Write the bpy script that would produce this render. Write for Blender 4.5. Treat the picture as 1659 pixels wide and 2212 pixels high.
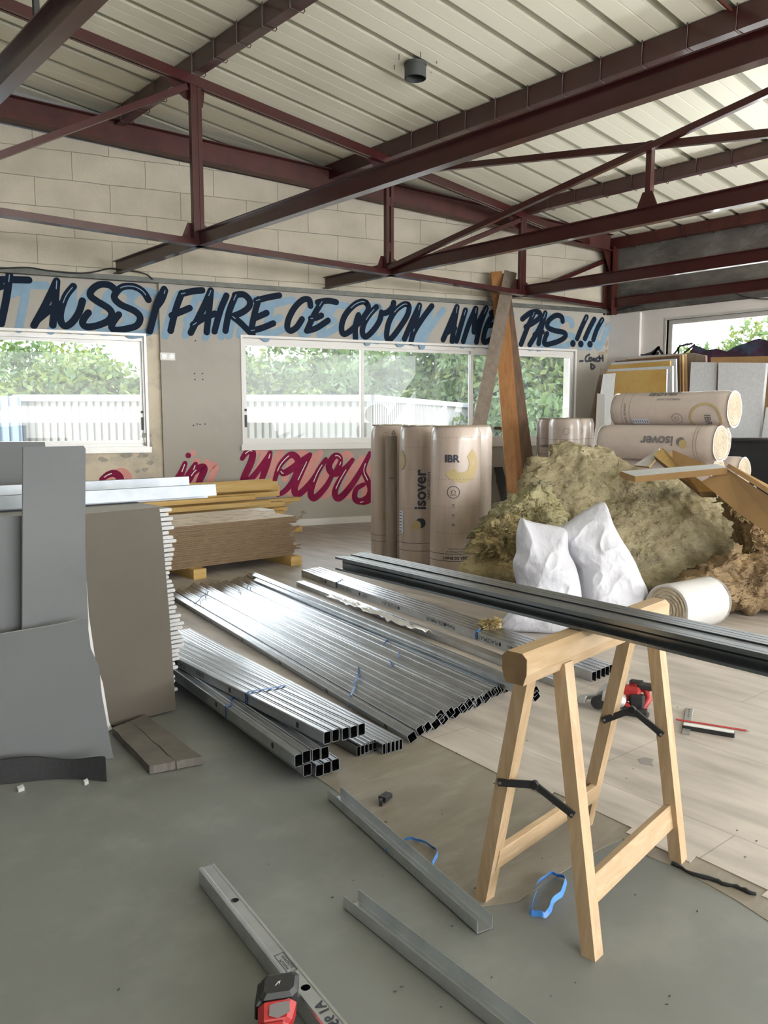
import bpy, bmesh, math, random
import numpy as np
from mathutils import Vector, Matrix, noise
random.seed(7); nprng = np.random.default_rng(5)
sc = bpy.context.scene
for o in list(bpy.data.objects): bpy.data.objects.remove(o)
C = sc.collection

# ---------------------------------------------------------------- camera
W, H = 1659, 2212
F = 1760.; CX, CY = 829.5, 1106.; HOR = 906.; VPX = -705.; CH = 1.35
PT = math.atan((CY-HOR)/F); YA = math.atan((CX-VPX)/math.hypot(F, CY-HOR))
HD = np.array([math.sin(YA), math.cos(YA), 0.]); RT = np.array([math.cos(YA), -math.sin(YA), 0.])
Z3 = np.array([0, 0, 1.])
FW = HD*math.cos(PT)-Z3*math.sin(PT); UP = HD*math.sin(PT)+Z3*math.cos(PT)
CAM = np.array([0, 0, CH])
cam_d = bpy.data.cameras.new('camera'); cam = bpy.data.objects.new('camera', cam_d); C.objects.link(cam)
cam_d.sensor_fit = 'VERTICAL'; cam_d.sensor_height = 24.; cam_d.lens = F/H*24.
cam_d.clip_start = 0.05; cam_d.clip_end = 300
cam.matrix_world = Matrix(((RT[0], UP[0], -FW[0], 0), (RT[1], UP[1], -FW[1], 0), (RT[2], UP[2], -FW[2], CH), (0, 0, 0, 1)))
sc.camera = cam

# ---------------------------------------------------------------- light
sc.view_settings.view_transform = 'Standard'; sc.view_settings.look = 'None'
sc.view_settings.gamma = 1; sc.view_settings.use_curve_mapping = False
sc.view_settings.exposure = 0.40
SKY = 8.0           # overcast sky
world = bpy.data.worlds.new('overcast_sky'); sc.world = world; world.use_nodes = True
wn_ = world.node_tree; bg = wn_.nodes['Background']
tc = wn_.nodes.new('ShaderNodeTexCoord'); sx = wn_.nodes.new('ShaderNodeSeparateXYZ'); rp = wn_.nodes.new('ShaderNodeValToRGB')
wn_.links.new(tc.outputs['Generated'], sx.inputs[0]); wn_.links.new(sx.outputs['Z'], rp.inputs[0]); wn_.links.new(rp.outputs[0], bg.inputs['Color'])
rp.color_ramp.elements[0].color = (.97, .985, 1, 1); rp.color_ramp.elements[1].color = (.88, .94, 1, 1)
bg.inputs['Strength'].default_value = SKY
def area_light(name, loc, nrm, w, h, power, col=(1, .985, .96), portal=False):
    l = bpy.data.lights.new(name, 'AREA'); l.shape = 'RECTANGLE'; l.size = w; l.size_y = h
    l.energy = power; l.color = col
    o = bpy.data.objects.new(name, l); C.objects.link(o); o.location = loc
    o.rotation_euler = Vector(nrm).to_track_quat('-Z', 'Z').to_euler()
    if portal: l.cycles.is_portal = True
    return o
# lamp for an unseen rear bay, then two added fills tilted at the ceiling
area_light('daylight_unseen_rear_bay', (4.5, -5.85, 1.95), (.1, .70, .70), 12.0, 2.5, 225)
area_light('ceiling_fill_rear', (4.0, -5.7, 1.5), (.0, .30, .95), 12.0, 1.6, 620)  # added up-light with no source of its own, brightens the ceiling
area_light('ceiling_fill_right', (10.74, 0.6, 1.75), (-.80, .0, .60), .5, 10.4, 230)  # extra fill beside the right windows, tilted up to lift the ceiling
area_light('sky_portal_right', (10.86, 1.4, 1.9), (-1, 0, 0), 1.7, 10.4, 1, portal=True)
PORTALS = True
sc.cycles.max_bounces = 8; sc.cycles.diffuse_bounces = 5; sc.cycles.glossy_bounces = 4; sc.cycles.transparent_max_bounces = 12
sc.cycles.caustics_reflective = False; sc.cycles.caustics_refractive = False
sc.cycles.sample_clamp_indirect = 6

# ---------------------------------------------------------------- pixel -> point helpers
def ray(x, y): return FW+RT*(x-CX)/F-UP*(y-CY)/F
def fl(x, y, z=0.):
    d = ray(x, y); return CAM+d*((z-CH)/d[2])
def pl(x, y, P, n):
    d = ray(x, y); n = np.array(n, float); return CAM+d*(np.dot(np.array(P)-CAM, n)/np.dot(d, n))
def vd(x, y, D):
    d = ray(x, y); return CAM+d*(D/(d@HD))
def yp(x, y, y0, k=0.): return pl(x, y, (0, y0, 0), (0, 1, -k))
def xp(x, y, x0, k=0.): return pl(x, y, (x0, 0, 0), (1, 0, -k))
ZB = 2.907
A0 = fl(0, 588.9, ZB); A1 = fl(1321, 677.9, ZB)
WD = (A1-A0)/np.linalg.norm(A1-A0); WN = np.array([WD[1], -WD[0], 0]); WL = 8.22
A0 = A0*np.array([1, 1, 0])
def LW(x, y, off=0.):                                   # pixel -> (s, z) on the left wall
    P = pl(x, y, A0+WN*off, WN); return ((P-A0)@WD, P[2])
def wp(s, off, z): return A0+WD*s+WN*off+Z3*z
WM = Matrix(((WD[0], -WN[0], 0, A0[0]), (WD[1], -WN[1], 0, A0[1]), (0, 0, 1, 0), (0, 0, 0, 1)))   # left wall frame: x=s, y=outwards, z
RX = 10.65
def roof_z(x): return 4.455-.111*(x-6.3)

# ---------------------------------------------------------------- mesh builder
class MB:
    def __init__(s): s.v = []; s.f = []; s.m = []; s.sm = []
    def add(s, vs, fs, m=0, smooth=False):
        b = len(s.v); s.v += [tuple(map(float, v)) for v in vs]
        for f in fs: s.f.append([i+b for i in f]); s.m.append(m); s.sm.append(smooth)
    def box(s, a, b, m=0):
        x0, y0, z0 = a; x1, y1, z1 = b
        s.add([(x0,y0,z0),(x1,y0,z0),(x1,y1,z0),(x0,y1,z0),(x0,y0,z1),(x1,y0,z1),(x1,y1,z1),(x0,y1,z1)],
              [(0,3,2,1),(4,5,6,7),(0,1,5,4),(1,2,6,5),(2,3,7,6),(3,0,4,7)], m)
    def obox(s, c, ax, ay, az, m=0):                    # centre + half-axis vectors
        c, ax, ay, az = map(lambda q: np.array(q, float), (c, ax, ay, az)); vs = []
        for k in (-1, 1):
            for i, j in ((-1,-1),(1,-1),(1,1),(-1,1)): vs.append(c+ax*i+ay*j+az*k)
        s.add(vs, [(0,3,2,1),(4,5,6,7),(0,1,5,4),(1,2,6,5),(2,3,7,6),(3,0,4,7)], m)
    def prism(s, poly, d, m=0):                         # 3D polygon extruded by vector d
        n = len(poly); P = [np.array(p, float) for p in poly]; d = np.array(d, float)
        s.add(P+[p+d for p in P], [list(range(n))[::-1], list(range(n, 2*n))]+[(i, (i+1) % n, n+(i+1) % n, n+i) for i in range(n)], m)
    def sweep(s, prof, p0, p1, u, v, m=0, closed=True, caps=True, smooth=False):
        p0, p1, u, v = map(lambda q: np.array(q, float), (p0, p1, u, v)); n = len(prof)
        vs = [p0+u*a+v*b for a, b in prof]+[p1+u*a+v*b for a, b in prof]
        fs = [(i, (i+1) % n, n+(i+1) % n, n+i) for i in range(n if closed else n-1)]
        if caps and closed: fs += [list(range(n))[::-1], list(range(n, 2*n))]
        s.add(vs, fs, m, smooth)
    def bar(s, p0, p1, w, h, up=(0, 0, 1), m=0):        # rectangular bar: w sideways, h along up
        p0 = np.array(p0, float); p1 = np.array(p1, float); d = (p1-p0)/np.linalg.norm(p1-p0); up = np.array(up, float)
        u = np.cross(d, up); u /= np.linalg.norm(u); v = np.cross(u, d)
        c = .06*min(w, h); a, b = w/2, h/2
        s.sweep([(-a+c,-b),(a-c,-b),(a,-b+c),(a,b-c),(a-c,b),(-a+c,b),(-a,b-c),(-a,-b+c)], p0, p1, u, v, m)
    def ibeam(s, p0, p1, b, h, up=(0, 0, 1), tf=.009, tw=.007, m=0):
        p0 = np.array(p0, float); p1 = np.array(p1, float); d = (p1-p0)/np.linalg.norm(p1-p0); up = np.array(up, float)
        u = np.cross(d, up); u /= np.linalg.norm(u); v = np.cross(u, d)
        B, w = b/2, tw/2
        s.sweep([(-B,0),(B,0),(B,tf),(w,tf),(w,h-tf),(B,h-tf),(B,h),(-B,h),(-B,h-tf),(-w,h-tf),(-w,tf),(-B,tf)], p0, p1, u, v, m)
    def tube(s, pts, r, n=8, m=0, smooth=True, caps=True):
        P = [np.array(p, float) for p in pts]; k = len(P); vs = []; rr = r if hasattr(r, '__len__') else [r]*k
        pu = None
        for i in range(k):
            d = P[min(i+1, k-1)]-P[max(i-1, 0)]; d = d/(np.linalg.norm(d)+1e-9)
            if pu is None:
                a = np.array([0, 0, 1.]) if abs(d[2]) < .9 else np.array([1., 0, 0]); pu = np.cross(d, a)
            pu = pu-d*(pu@d); pu /= np.linalg.norm(pu); w = np.cross(d, pu)
            for j in range(n):
                t = 2*math.pi*j/n; vs.append(P[i]+(pu*math.cos(t)+w*math.sin(t))*rr[i])
        fs = [(i*n+j, i*n+(j+1) % n, (i+1)*n+(j+1) % n, (i+1)*n+j) for i in range(k-1) for j in range(n)]
        s.add(vs, fs, m, smooth)
        if caps: s.add(vs[:n], [list(range(n))[::-1]], m); s.add(vs[-n:], [list(range(n))], m)
    def cyl(s, p0, p1, r, n=24, m=0, r1=None): s.tube([p0, p1], [r, r if r1 is None else r1], n, m)
    def build(s, name, mats, parent=None, kind=None, local=None):
        me = bpy.data.meshes.new(name); vs = s.v
        if local is not None:
            inv = local.inverted(); vs = [tuple(inv @ Vector(v)) for v in vs]
        me.from_pydata(vs, [], s.f)
        for q in (mats if isinstance(mats, (list, tuple)) else [mats]): me.materials.append(q)
        me.polygons.foreach_set('material_index', s.m); me.polygons.foreach_set('use_smooth', s.sm)
        bm = bmesh.new(); bm.from_mesh(me); bmesh.ops.recalc_face_normals(bm, faces=bm.faces); bm.to_mesh(me); bm.free()
        me.update(); o = bpy.data.objects.new(name, me); C.objects.link(o)
        if parent is not None: o.parent = parent; o.matrix_parent_inverse = parent.matrix_basis.inverted()
        if local is not None:
            o.matrix_basis = local if parent is None else local
        if kind: o['kind'] = kind
        return o
def tag(o, label=None, cat=None, group=None, kind=None):
    if label: o['label'] = label
    if cat: o['category'] = cat
    if group: o['group'] = group
    if kind: o['kind'] = kind
    return o
def thing(name, label, cat, loc=(0, 0, 0), group=None):
    o = bpy.data.objects.new(name, None); C.objects.link(o); o.location = Vector([float(q) for q in loc])
    o.empty_display_size = .1
    return tag(o, label, cat, group)
def N3(v): v = np.array(v, float); return v/np.linalg.norm(v)
def smooth_poly(pts, n=6, closed=False):
    P = [np.array(p, float) for p in pts]; out = []; k = len(P)
    for i in range(k if closed else k-1):
        if closed: a, b, c, d = P[(i-1) % k], P[i], P[(i+1) % k], P[(i+2) % k]
        else: a, b, c, d = P[max(i-1, 0)], P[i], P[i+1], P[min(i+2, k-1)]
        for j in range(n):
            t = j/n; out.append(.5*((2*b)+(c-a)*t+(2*a-5*b+4*c-d)*t*t+(3*b-a-3*c+d)*t**3))
    if not closed: out.append(P[-1])
    return out

# ---------------------------------------------------------------- materials
def mat(name, col, rough=.6, metal=0., spec=.5, var=None, vscale=6., bump=0., bscale=40., coords='Object', stretch=(1, 1, 1), detail=6., var2=None, v2scale=2., trans=0., coat=0., rvar=0.):
    m = bpy.data.materials.new(name); m.use_nodes = True; nt = m.node_tree; N = nt.nodes; L = nt.links
    b = N['Principled BSDF']
    b.inputs['Base Color'].default_value = (*col, 1); b.inputs['Roughness'].default_value = rough; b.inputs['Metallic'].default_value = metal
    b.inputs['Specular IOR Level'].default_value = spec
    if coat: b.inputs['Coat Weight'].default_value = coat; b.inputs['Coat Roughness'].default_value = .12
    if trans: b.inputs['Transmission Weight'].default_value = trans
    co = N.new('ShaderNodeTexCoord'); mp = N.new('ShaderNodeMapping'); mp.inputs['Scale'].default_value = stretch
    L.new(co.outputs[coords], mp.inputs['Vector'])
    last = None
    def nz(scale, det=detail):
        n = N.new('ShaderNodeTexNoise'); n.inputs['Scale'].default_value = scale; n.inputs['Detail'].default_value = det; n.inputs['Roughness'].default_value = .62
        L.new(mp.outputs[0], n.inputs['Vector']); return n
    def mixc(fac, a, bcol, lo=.38, hi=.66):
        r = N.new('ShaderNodeMapRange'); r.inputs['From Min'].default_value = lo; r.inputs['From Max'].default_value = hi
        L.new(fac, r.inputs['Value'])
        x = N.new('ShaderNodeMix'); x.data_type = 'RGBA'; L.new(r.outputs[0], x.inputs['Factor'])
        if isinstance(a, tuple): x.inputs['A'].default_value = (*a, 1)
        else: L.new(a, x.inputs['A'])
        x.inputs['B'].default_value = (*bcol, 1); return x.outputs['Result']
    if var is not None: last = mixc(nz(vscale).outputs[0], col, var)
    if var2 is not None: last = mixc(nz(v2scale).outputs[0], last if last is not None else col, var2, .5, .72)
    if last is not None: L.new(last, b.inputs['Base Color'])
    if rvar:
        n = nz(vscale*1.7); r = N.new('ShaderNodeMapRange'); r.inputs['To Min'].default_value = max(0, rough-rvar); r.inputs['To Max'].default_value = rough+rvar
        L.new(n.outputs[0], r.inputs['Value']); L.new(r.outputs[0], b.inputs['Roughness'])
    if bump:
        n = nz(bscale); bp = N.new('ShaderNodeBump'); bp.inputs['Strength'].default_value = bump; bp.inputs['Distance'].default_value = .01
        L.new(n.outputs[0], bp.inputs['Height']); L.new(bp.outputs[0], b.inputs['Normal'])
    m['nodes'] = 1
    return m
M = {}
M['plaster'] = mat('painted_plaster', (.40, .375, .33), .7, var=(.375, .35, .305), vscale=1.0, bump=.1, bscale=60, var2=(.35, .33, .29), v2scale=1.3)
M['plaster_old'] = mat('worn_plaster', (.66, .59, .46), .8, var=(.58, .51, .40), vscale=2.5, bump=.3, bscale=25, var2=(.36, .33, .29), v2scale=3.1)
M['plaster_w'] = mat('white_plaster', (.74, .72, .70), .7, var=(.66, .64, .61), vscale=1.5, bump=.12, bscale=60)
M['concrete_dark'] = mat('rough_grey_concrete', (.17, .16, .145), .9, var=(.085, .08, .072), vscale=2.2, bump=.6, bscale=14, var2=(.23, .22, .2), v2scale=5, stretch=(1, .6, 1.6))
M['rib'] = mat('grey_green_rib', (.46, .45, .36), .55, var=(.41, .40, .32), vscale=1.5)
M['maroon'] = mat('maroon_paint', (.052, .010, .010), .33, var=(.04, .007, .007), vscale=5, spec=.4, rvar=.04, coat=.6)
M['redoxide'] = mat('red_oxide_paint', (.085, .018, .013), .5, var=(.055, .011, .009), vscale=4, rvar=.1)
M['cream'] = mat('cream_sheet', (.90, .885, .75), .5, var=(.88, .86, .71), vscale=1.0, stretch=(.3, 3, 1))
M['zinc'] = mat('galvanised_steel', (.55, .58, .61), .30, metal=1., var=(.47, .50, .53), vscale=9, detail=2, rvar=.03)
M['studinside'] = mat('shadowed_steel_inside', (.07, .072, .078), .5, metal=1.)  # shade inside the open studs is put into this dark colour
M['zincpale'] = mat('pale_galvanised_steel', (.70, .73, .75), .36, metal=1., var=(.62, .65, .67), vscale=14, detail=3)
M['zincdull'] = mat('dull_galvanised_steel', (.27, .29, .31), .5, metal=1., var=(.23, .25, .27), vscale=9, detail=2)
M['zincdk'] = mat('shade_toned_steel', (.30, .32, .34), .3, metal=1., var=(.27, .29, .31), vscale=9, detail=2)  # same galvanised steel, colour darkened for the unlit side of the trestle studs
M['alu'] = mat('window_aluminium', (.62, .62, .60), .4, metal=.3, var=(.55, .55, .53), vscale=4)
M['pvc'] = mat('white_frame', (.72, .71, .68), .45)
M['black'] = mat('black_plastic', (.012, .012, .013), .5, var=(.02, .02, .02), vscale=20)
M['blackbox'] = mat('black_board', (.010, .011, .014), .5, var=(.02, .021, .024), vscale=3, rvar=.1)
M['rubber'] = mat('black_rubber', (.012, .013, .014), .75, bump=.3, bscale=60)
M['navy'] = mat('navy_spray_paint', (.010, .018, .034), .8, spec=.1)
M['sky'] = mat('sky_blue_spray_paint', (.22, .335, .44), .8, var=(.26, .375, .48), vscale=5, spec=.1)
M['plum'] = mat('plum_spray_paint', (.20, .014, .055), .8, var=(.27, .02, .075), vscale=4, spec=.1)
M['pink'] = mat('pink_spray_paint', (.66, .30, .27), .8, var=(.7, .36, .33), vscale=5, spec=.1)
M['white'] = mat('white_spray_paint', (.8, .78, .76), .6)
M['ink'] = mat('printed_ink', (.025, .03, .045), .6)
M['greyink'] = mat('faded_ink', (.16, .15, .15), .6)
M['yellowink'] = mat('yellow_print', (.44, .345, .165), .6)
M['grey_board'] = mat('grey_plasterboard', (.118, .123, .126), .85, var=(.105, .110, .113), vscale=1.6, bump=.05, bscale=200)
M['tan_board'] = mat('tan_plasterboard_back', (.09, .078, .060), .85, var=(.081, .069, .054), vscale=1.6, bump=.05, bscale=200)
M['gypsum'] = mat('gypsum_edge', (.40, .40, .395), .9, bump=.3, bscale=60)
M['gypsum_face'] = mat('plasterboard_paper', (.5, .49, .47), .9)
M['wood'] = mat('pale_pine', (.44, .315, .185), .6, var=(.36, .24, .13), vscale=5, stretch=(5, 5, .5), var2=(.48, .36, .23), v2scale=9, bump=.08, bscale=30)
M['woodx'] = mat('pale_pine_beam', (.43, .305, .18), .6, var=(.35, .235, .125), vscale=5, stretch=(.5, 5, 5), var2=(.47, .35, .22), v2scale=9, bump=.08, bscale=30)
M['woodend'] = mat('brown_end_grain', (.20, .125, .06), .8, var=(.14, .085, .04), vscale=14)
M['timber'] = mat('yellow_formwork_timber', (.56, .37, .13), .55, var=(.48, .30, .09), vscale=3, stretch=(.4, 6, 6), var2=(.62, .45, .2), v2scale=4)
M['orange_wood'] = mat('orange_brown_plank', (.36, .165, .05), .55, var=(.27, .115, .03), vscale=4, stretch=(5, 5, .4))
M['brown_wood'] = mat('dark_brown_plank', (.17, .10, .06), .65, var=(.10, .06, .035), vscale=4, stretch=(5, 5, .4))
M['grey_wood'] = mat('grey_weathered_plank', (.26, .21, .165), .75, var=(.19, .15, .12), vscale=4, stretch=(5, 5, .4))
M['fibreboard'] = mat('yellow_fibre_panel', (.50, .30, .07), .6, var=(.55, .37, .12), vscale=3, var2=(.42, .17, .03), v2scale=1.6)
M['tanpanel'] = mat('tan_fibreboard', (.40, .24, .10), .7, var=(.34, .2, .085), vscale=4)
M['whitepanel'] = mat('white_foil_panel', (.66, .68, .70), .5, var=(.58, .6, .63), vscale=40, detail=2)
M['kraft'] = mat('kraft_paper_in_film', (.48, .39, .33), .36, var=(.43, .345, .29), vscale=5, stretch=(3, 3, .6), coat=.35, bump=.12, bscale=18)
M['kraftpale'] = mat('pale_kraft_in_film', (.55, .47, .42), .36, var=(.50, .425, .375), vscale=5, coat=.4, bump=.12, bscale=18)
M['film'] = mat('white_film', (.56, .55, .535), .35, bump=.35, bscale=22, coat=.3)
M['bag'] = mat('white_woven_bag', (.52, .52, .56), .5, var=(.47, .47, .515), vscale=3, bump=.55, bscale=5, stretch=(2.2, 2.2, .9), detail=4); M['bag'].node_tree.nodes['Bump'].inputs['Distance'].default_value = .02
M['sticker'] = mat('pale_sticker', (.62, .66, .76), .5)
M['rollend'] = mat('cream_wool_end', (.46, .385, .285), .9, bump=.7, bscale=35)
M['blue'] = mat('blue_strap', (.05, .22, .62), .4)
M['blue_dk'] = mat('blue_strap_tight', (.05, .14, .40), .4)
M['red'] = mat('red_plastic', (.30, .016, .016), .45, var=(.34, .02, .02), vscale=9)
M['toolgrey'] = mat('cast_grey_metal', (.42, .42, .41), .45, metal=.6, var=(.33, .33, .32), vscale=12)
M['wire'] = mat('black_cable', (.014, .014, .015), .6)
M['ledge'] = mat('grey_metal_ledge', (.13, .135, .12), .5, metal=.3, var=(.075, .08, .07), vscale=6)
M['pvcgrey'] = mat('dark_grey_pvc', (.06, .066, .064), .45)
M['bark'] = mat('bark', (.12, .09, .06), .9)
M['coping'] = mat('grey_coping', (.30, .31, .33), .6)
M['cladding'] = mat('white_cladding', (.30, .295, .285), .6, var=(.27, .265, .255), vscale=2)
M['bluecladding'] = mat('bluish_cladding', (.20, .25, .32), .6)
M['grassground'] = mat('outside_ground', (.72, .71, .68), .95, var=(.66, .65, .62), vscale=1)
M['slabwood'] = mat('dusty_board', (.135, .122, .105), .85, var=(.09, .08, .068), vscale=5, bump=.2, bscale=30)
M['galaxy'] = mat('galaxy_spray_paint', (.012, .012, .02), .4, var=(.07, .012, .05), vscale=2.6, var2=(.05, .13, .2), v2scale=1.7)

def leaf_mat(name, c1, c2):
    m = mat(name, c1, .7, var=c2, vscale=.9)
    b = m.node_tree.nodes['Principled BSDF']; b.inputs['Subsurface Weight'].default_value = 0
    tr = m.node_tree.nodes.new('ShaderNodeBsdfTranslucent'); tr.inputs[0].default_value = (*[q*1.3 for q in c2], 1)
    mx = m.node_tree.nodes.new('ShaderNodeMixShader'); mx.inputs[0].default_value = .35
    L = m.node_tree.links; out = m.node_tree.nodes['Material Output']
    L.new(b.outputs[0], mx.inputs[1]); L.new(tr.outputs[0], mx.inputs[2]); L.new(mx.outputs[0], out.inputs[0]); return m
M['leafA'] = leaf_mat('green_leaves', (.036, .066, .022), (.066, .105, .028))
M['leafB'] = leaf_mat('yellow_green_leaves', (.066, .095, .024), (.11, .135, .03))

def glass_mat(name, dirt, dcol=(.75, .8, .82)):
    m = bpy.data.materials.new(name); m.use_nodes = True; nt = m.node_tree; N = nt.nodes; L = nt.links
    out = N['Material Output']; N.remove(N['Principled BSDF'])
    t = N.new('ShaderNodeBsdfTransparent'); t.inputs[0].default_value = (.95, .97, .97, 1); g = N.new('ShaderNodeBsdfGlossy'); g.inputs['Roughness'].default_value = .02
    fr = N.new('ShaderNodeFresnel'); fr.inputs[0].default_value = 1.3
    mx = N.new('ShaderNodeMixShader'); L.new(fr.outputs[0], mx.inputs[0]); L.new(t.outputs[0], mx.inputs[1]); L.new(g.outputs[0], mx.inputs[2])
    d = N.new('ShaderNodeBsdfTranslucent'); d.inputs[0].default_value = (*dcol, 1)
    co = N.new('ShaderNodeTexCoord'); mp = N.new('ShaderNodeMapping'); mp.inputs['Scale'].default_value = (9, 1, 1.1); L.new(co.outputs['Object'], mp.inputs[0])
    n = N.new('ShaderNodeTexNoise'); n.inputs['Scale'].default_value = 1.2; n.inputs['Detail'].default_value = 8; L.new(mp.outputs[0], n.inputs[0])
    r = N.new('ShaderNodeMapRange'); r.inputs['From Min'].default_value = .35; r.inputs['From Max'].default_value = .8; r.inputs['To Min'].default_value = dirt*.5; r.inputs['To Max'].default_value = dirt*1.9
    L.new(n.outputs[0], r.inputs[0])
    m2 = N.new('ShaderNodeMixShader'); L.new(r.outputs[0], m2.inputs[0]); L.new(mx.outputs[0], m2.inputs[1]); L.new(d.outputs[0], m2.inputs[2]); L.new(m2.outputs[0] if dirt > 0 else mx.outputs[0], out.inputs[0])
    return m
M['glass'] = glass_mat('window_glass', 0); M['dirtyglass'] = glass_mat('dusty_window_glass', .032)

def block_mat(name, c1, c2, mortar, bw, bh):
    m = mat(name, c1, .85, bump=0); nt = m.node_tree; N = nt.nodes; L = nt.links; b = N['Principled BSDF']
    co = N.new('ShaderNodeTexCoord'); sp = N.new('ShaderNodeSeparateXYZ'); cb = N.new('ShaderNodeCombineXYZ')
    L.new(co.outputs['Object'], sp.inputs[0]); L.new(sp.outputs['X'], cb.inputs[0]); L.new(sp.outputs['Z'], cb.inputs[1])
    wob = N.new('ShaderNodeTexNoise'); wob.inputs['Scale'].default_value = 4; wob.inputs['Detail'].default_value = 5; L.new(cb.outputs[0], wob.inputs[0])
    ad = N.new('ShaderNodeVectorMath'); ad.operation = 'MULTIPLY_ADD'; ad.inputs[1].default_value = (.02, .02, 0); L.new(wob.outputs['Color'], ad.inputs[0]); L.new(cb.outputs[0], ad.inputs[2])
    br = N.new('ShaderNodeTexBrick'); br.inputs['Scale'].default_value = 1; br.inputs['Brick Width'].default_value = bw; br.inputs['Row Height'].default_value = bh
    br.inputs['Mortar Size'].default_value = .006; br.inputs['Mortar Smooth'].default_value = .8; br.inputs['Color1'].default_value = (*c1, 1); br.inputs['Color2'].default_value = (*c2, 1); br.inputs['Mortar'].default_value = (*mortar, 1)
    L.new(ad.outputs[0], br.inputs[0])
    n = N.new('ShaderNodeTexNoise'); n.inputs['Scale'].default_value = 2.2; n.inputs['Detail'].default_value = 9; L.new(cb.outputs[0], n.inputs[0])
    mr = N.new('ShaderNodeMapRange'); mr.inputs['From Min'].default_value = .3; mr.inputs['From Max'].default_value = .75; mr.inputs['To Min'].default_value = .82; mr.inputs['To Max'].default_value = 1.08; L.new(n.outputs[0], mr.inputs[0])
    ml = N.new('ShaderNodeMix'); ml.data_type = 'RGBA'; ml.blend_type = 'MULTIPLY'; ml.inputs['Factor'].default_value = 1
    L.new(br.outputs['Color'], ml.inputs['A']); L.new(mr.outputs[0], ml.inputs['B'])
    n2 = N.new('ShaderNodeTexNoise'); n2.inputs['Scale'].default_value = 30; n2.inputs['Detail'].default_value = 4; L.new(cb.outputs[0], n2.inputs[0])
    mth = N.new('ShaderNodeMath'); mth.operation = 'MULTIPLY_ADD'; mth.inputs[1].default_value = -1.2; L.new(br.outputs['Fac'], mth.inputs[0]); L.new(n2.outputs[0], mth.inputs[2])
    bp = N.new('ShaderNodeBump'); bp.inputs['Strength'].default_value = .5; bp.inputs['Distance'].default_value = .012; L.new(mth.outputs[0], bp.inputs['Height'])
    L.new(bp.outputs[0], b.inputs['Normal']); L.new(ml.outputs['Result'], b.inputs['Base Color'])
    return m
M['block'] = block_mat('painted_blockwork', (.60, .55, .45), (.565, .515, .42), (.33, .30, .245), .78, .305)

def floor_mat():
    m = mat('vinyl_plank_floor', (.46, .37, .31), .55); nt = m.node_tree; N = nt.nodes; L = nt.links; b = N['Principled BSDF']
    co = N.new('ShaderNodeTexCoord'); mp = N.new('ShaderNodeMapping'); mp.inputs['Rotation'].default_value = (0, 0, math.radians(91.5)); L.new(co.outputs['Object'], mp.inputs[0])
    br = N.new('ShaderNodeTexBrick'); br.inputs['Scale'].default_value = 1; br.inputs['Brick Width'].default_value = 1.22; br.inputs['Row Height'].default_value = .62
    br.inputs['Mortar Size'].default_value = .0022; br.inputs['Color1'].default_value = (.47, .42, .375, 1); br.inputs['Color2'].default_value = (.44, .39, .345, 1); br.inputs['Mortar'].default_value = (.30, .26, .225, 1)
    L.new(mp.outputs[0], br.inputs[0])
    mp2 = N.new('ShaderNodeMapping'); mp2.inputs['Scale'].default_value = (4, .8, 1); mp2.inputs['Rotation'].default_value = (0, 0, math.radians(-8)); L.new(co.outputs['Object'], mp2.inputs[0])
    n = N.new('ShaderNodeTexNoise'); n.inputs['Scale'].default_value = 2.6; n.inputs['Detail'].default_value = 10; L.new(mp2.outputs[0], n.inputs[0])
    mr = N.new('ShaderNodeMapRange'); mr.inputs['From Min'].default_value = .32; mr.inputs['From Max'].default_value = .70; mr.inputs['To Min'].default_value = .70; mr.inputs['To Max'].default_value = 1.16; L.new(n.outputs[0], mr.inputs[0])
    ml = N.new('ShaderNodeMix'); ml.data_type = 'RGBA'; ml.blend_type = 'MULTIPLY'; ml.inputs['Factor'].default_value = 1; L.new(br.outputs['Color'], ml.inputs['A']); L.new(mr.outputs[0], ml.inputs['B'])
    L.new(ml.outputs['Result'], b.inputs['Base Color'])
    r2 = N.new('ShaderNodeMapRange'); r2.inputs['To Min'].default_value = .4; r2.inputs['To Max'].default_value = .7; L.new(n.outputs[0], r2.inputs[0]); L.new(r2.outputs[0], b.inputs['Roughness'])
    return m
M['vinyl'] = floor_mat()
M['screed'] = mat('grey_levelling_screed', (.18, .185, .172), .5, var=(.15, .155, .145), vscale=1.1, var2=(.215, .22, .207), v2scale=2.6, bump=.05, bscale=30, rvar=.1)
M['oldscreed'] = mat('beige_glue_floor', (.235, .205, .165), .6, var=(.195, .17, .135), vscale=3, stretch=(1, 3, 1), var2=(.275, .25, .205), v2scale=5)
M['patch'] = mat('pale_screed_patch', (.27, .275, .26), .6, var=(.23, .23, .21), vscale=3)
def osb_mat():
    m = mat('strand_board', (.40, .29, .17), .7); nt = m.node_tree; N = nt.nodes; L = nt.links; b = N['Principled BSDF']
    co = N.new('ShaderNodeTexCoord'); v = N.new('ShaderNodeTexVoronoi'); v.inputs['Scale'].default_value = 22
    mp = N.new('ShaderNodeMapping'); mp.inputs['Scale'].default_value = (.5, 1.4, 3); L.new(co.outputs['Object'], mp.inputs[0]); L.new(mp.outputs[0], v.inputs[0])
    rr = N.new('ShaderNodeValToRGB'); rr.color_ramp.elements[0].color = (.30, .20, .11, 1); rr.color_ramp.elements[1].color = (.56, .45, .31, 1)
    sp = N.new('ShaderNodeSeparateColor'); L.new(v.outputs['Color'], sp.inputs[0]); L.new(sp.outputs[0], rr.inputs[0]); L.new(rr.outputs[0], b.inputs['Base Color'])
    return m
M['osb'] = osb_mat(); M['osbedge'] = mat('strand_board_edge', (.22, .15, .085), .8, var=(.14, .092, .052), vscale=25, stretch=(.5, .5, 6))
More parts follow.
